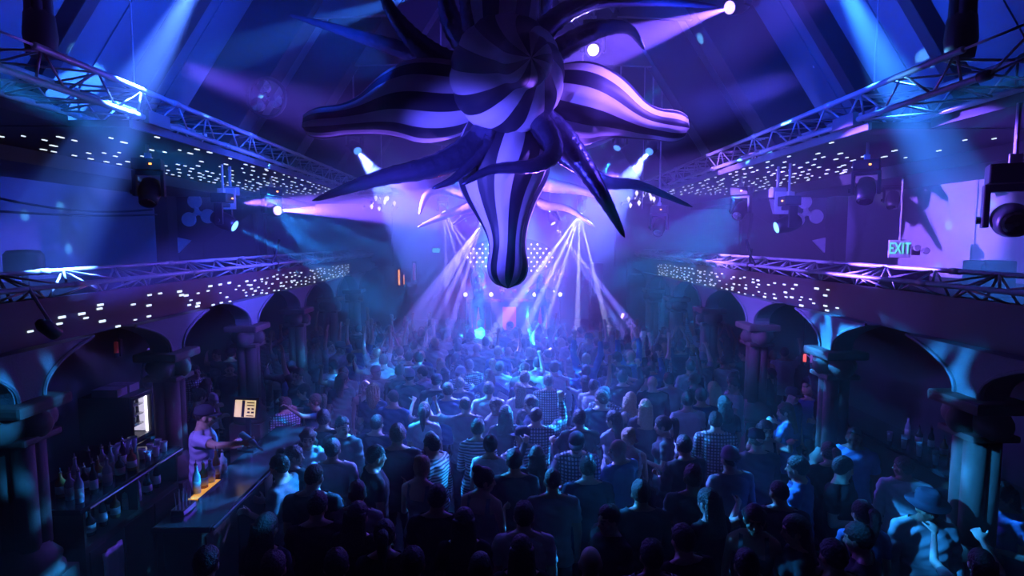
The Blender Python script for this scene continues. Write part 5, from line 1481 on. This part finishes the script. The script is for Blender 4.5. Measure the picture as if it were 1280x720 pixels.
for (x, y) in cand:
    if len(PEOPLE) >= LIMIT: break
    if not clear(x, y, .385): continue
    if x < -2.2 and y < 3.9: continue
    f = rc.random() < .4
    up = .45 if y > 11.5 else .14
    pool = fem if f else male
    wts = [(up if 'raised' in POSES[i][0] else .5 if 'arms down' in POSES[i][0] else .22) for i in pool]
    bi = rc.choices(pool, wts)[0]
    top, tc = rc.choice(TOPW)
    if top == 'tank' and not f: top = 'tee'
    hair = rc.choices(['long', 'wavy', 'ponytail', 'bun'], [4, 2, 2, 1])[0] if f else rc.choices(['short', 'buzz', 'bald', 'cap', 'afro', 'beanie'], [8, 3, .7, 1.2, .5, .4])[0]
    hc = rc.choices(['dark', 'brown', 'blond'], [6, 3, 1 if not f else 2.2])[0]
    turn = rc.gauss(0, .28)
    if abs(x) > 3.0 and rc.random() < .45: turn = rc.uniform(-2.6, 2.6)
    elif rc.random() < .10: turn = rc.uniform(1.2, 4.6)
    person(x, y, turn - x * .04, bi, top, tc, hair, hc, rc.choices(range(6), [3, 3, 3, 2, 1.5, 2])[0], 0, rc.uniform(.94, 1.05) * (.95 if f else 1.0))
print('people', len(PEOPLE))
# performers on the stage
for (x, y, bi, lab) in ((.12, 17.25, 2, 'performer behind the red-lit booth at centre stage'), (-.72, 16.05, 7, 'dancer with arms up on the stage, bar side of the booth front'), (1.02, 16.05, 9, 'dancer with elbows out on the stage, EXIT side of the booth front')):
    person(x, y, math.pi, bi, 'tee' if bi == 2 else 'tank', 'charcoal', 'short' if bi == 2 else 'long', 'dark', 1, 1.15, 1.0, None, lab, 'performers')

# labels: look first, then the row counted from the stage and the place in it counted from the bar
crowd = [q for q in PEOPLE if not q['label']]
for q in crowd: q['row'] = int((15.6 - q['y']) / .6) + 1
rows = {}
for q in crowd: rows.setdefault(q['row'], []).append(q)
for r, qs in rows.items():
    qs.sort(key=lambda q: q['x'])
    for k, q in enumerate(qs):
        hw_ = {'bald': 'bald', 'short': q['hc'] + '-haired', 'buzz': 'crop-haired'}.get(q['hair'], HAIRW[q['hair']] + ('' if q['hair'] in HATS else (' ' + q['hc'] + '-haired' if q['hair'] in ('long', 'wavy', 'bushy') else '')))
        topn = {'tee': 'tee', 'long': 'long-sleeved shirt', 'tank': 'tank top'}[q['top']]
        lab = '%s person in %s %s, %s row from stage, %s from bar side' % (hw_, q['tc'], topn, ORD[r], ORD[min(k + 1, 39)])
        q['label'] = lab
for q in PEOPLE:
    tag(q['o'], q['label'], 'person', q['group'])

# a phone torch in the crowd and a few drinks
p = PZ(951, 461, 1.75)
t = empty('lit_phone', p, Euler((.2, 0, .4))); tag(t, 'phone with a bright torch light held up in the crowd, EXIT sign side', 'phone')
m = MB(); m.box((0, 0, 0), (.075, .009, .15)); m.build('case', M['fixture'], t, bevel=.003)
m = MB(); m.lathe([(.011, 0), (.008, .004)], (0, -.0045, .05), 12, Matrix.Rotation(math.pi / 2, 3, 'X')); m.build('torch', glow('torch', (1, 1, 1), 40), t)

# ------------------------------------------------------------------ haze
hz = MB(); hz.bx(-8.28, 8.28, YF + .02, YB - .02, .02, 12.5)
vm = bpy.data.materials.new('stage_haze'); vm.use_nodes = True
nt = vm.node_tree; nt.nodes.clear()
vo = nt.nodes.new('ShaderNodeOutputMaterial'); vsn = nt.nodes.new('ShaderNodeVolumeScatter')
vsn.inputs['Color'].default_value = (.9, .92, 1, 1); vsn.inputs['Density'].default_value = HAZE_DENSITY; vsn.inputs['Anisotropy'].default_value = .25
nt.links.new(vsn.outputs[0], vo.inputs['Volume'])
ho = hz.build('haze', vm)
tag(ho, 'thin stage haze filling the whole hall', 'haze', None, 'stuff')
for k, (x, y, z, dn) in enumerate(((6.5, 10.6, 7.4, .025), (5.0, 12.2, 6.8, .04))):
    v2 = vm.copy(); v2.name = 'stage_fog'
    next(n for n in v2.node_tree.nodes if n.type == 'VOLUME_SCATTER').inputs['Density'].default_value = dn
    hz = MB(); hz.bx(-x, x, y, YB - .1 - .1 * k, .04 + .02 * k, z)
    tag(hz.build('fog', v2), ['looser', 'thicker'][k] + ' fog hanging in front of the stage', 'fog', None, 'stuff')
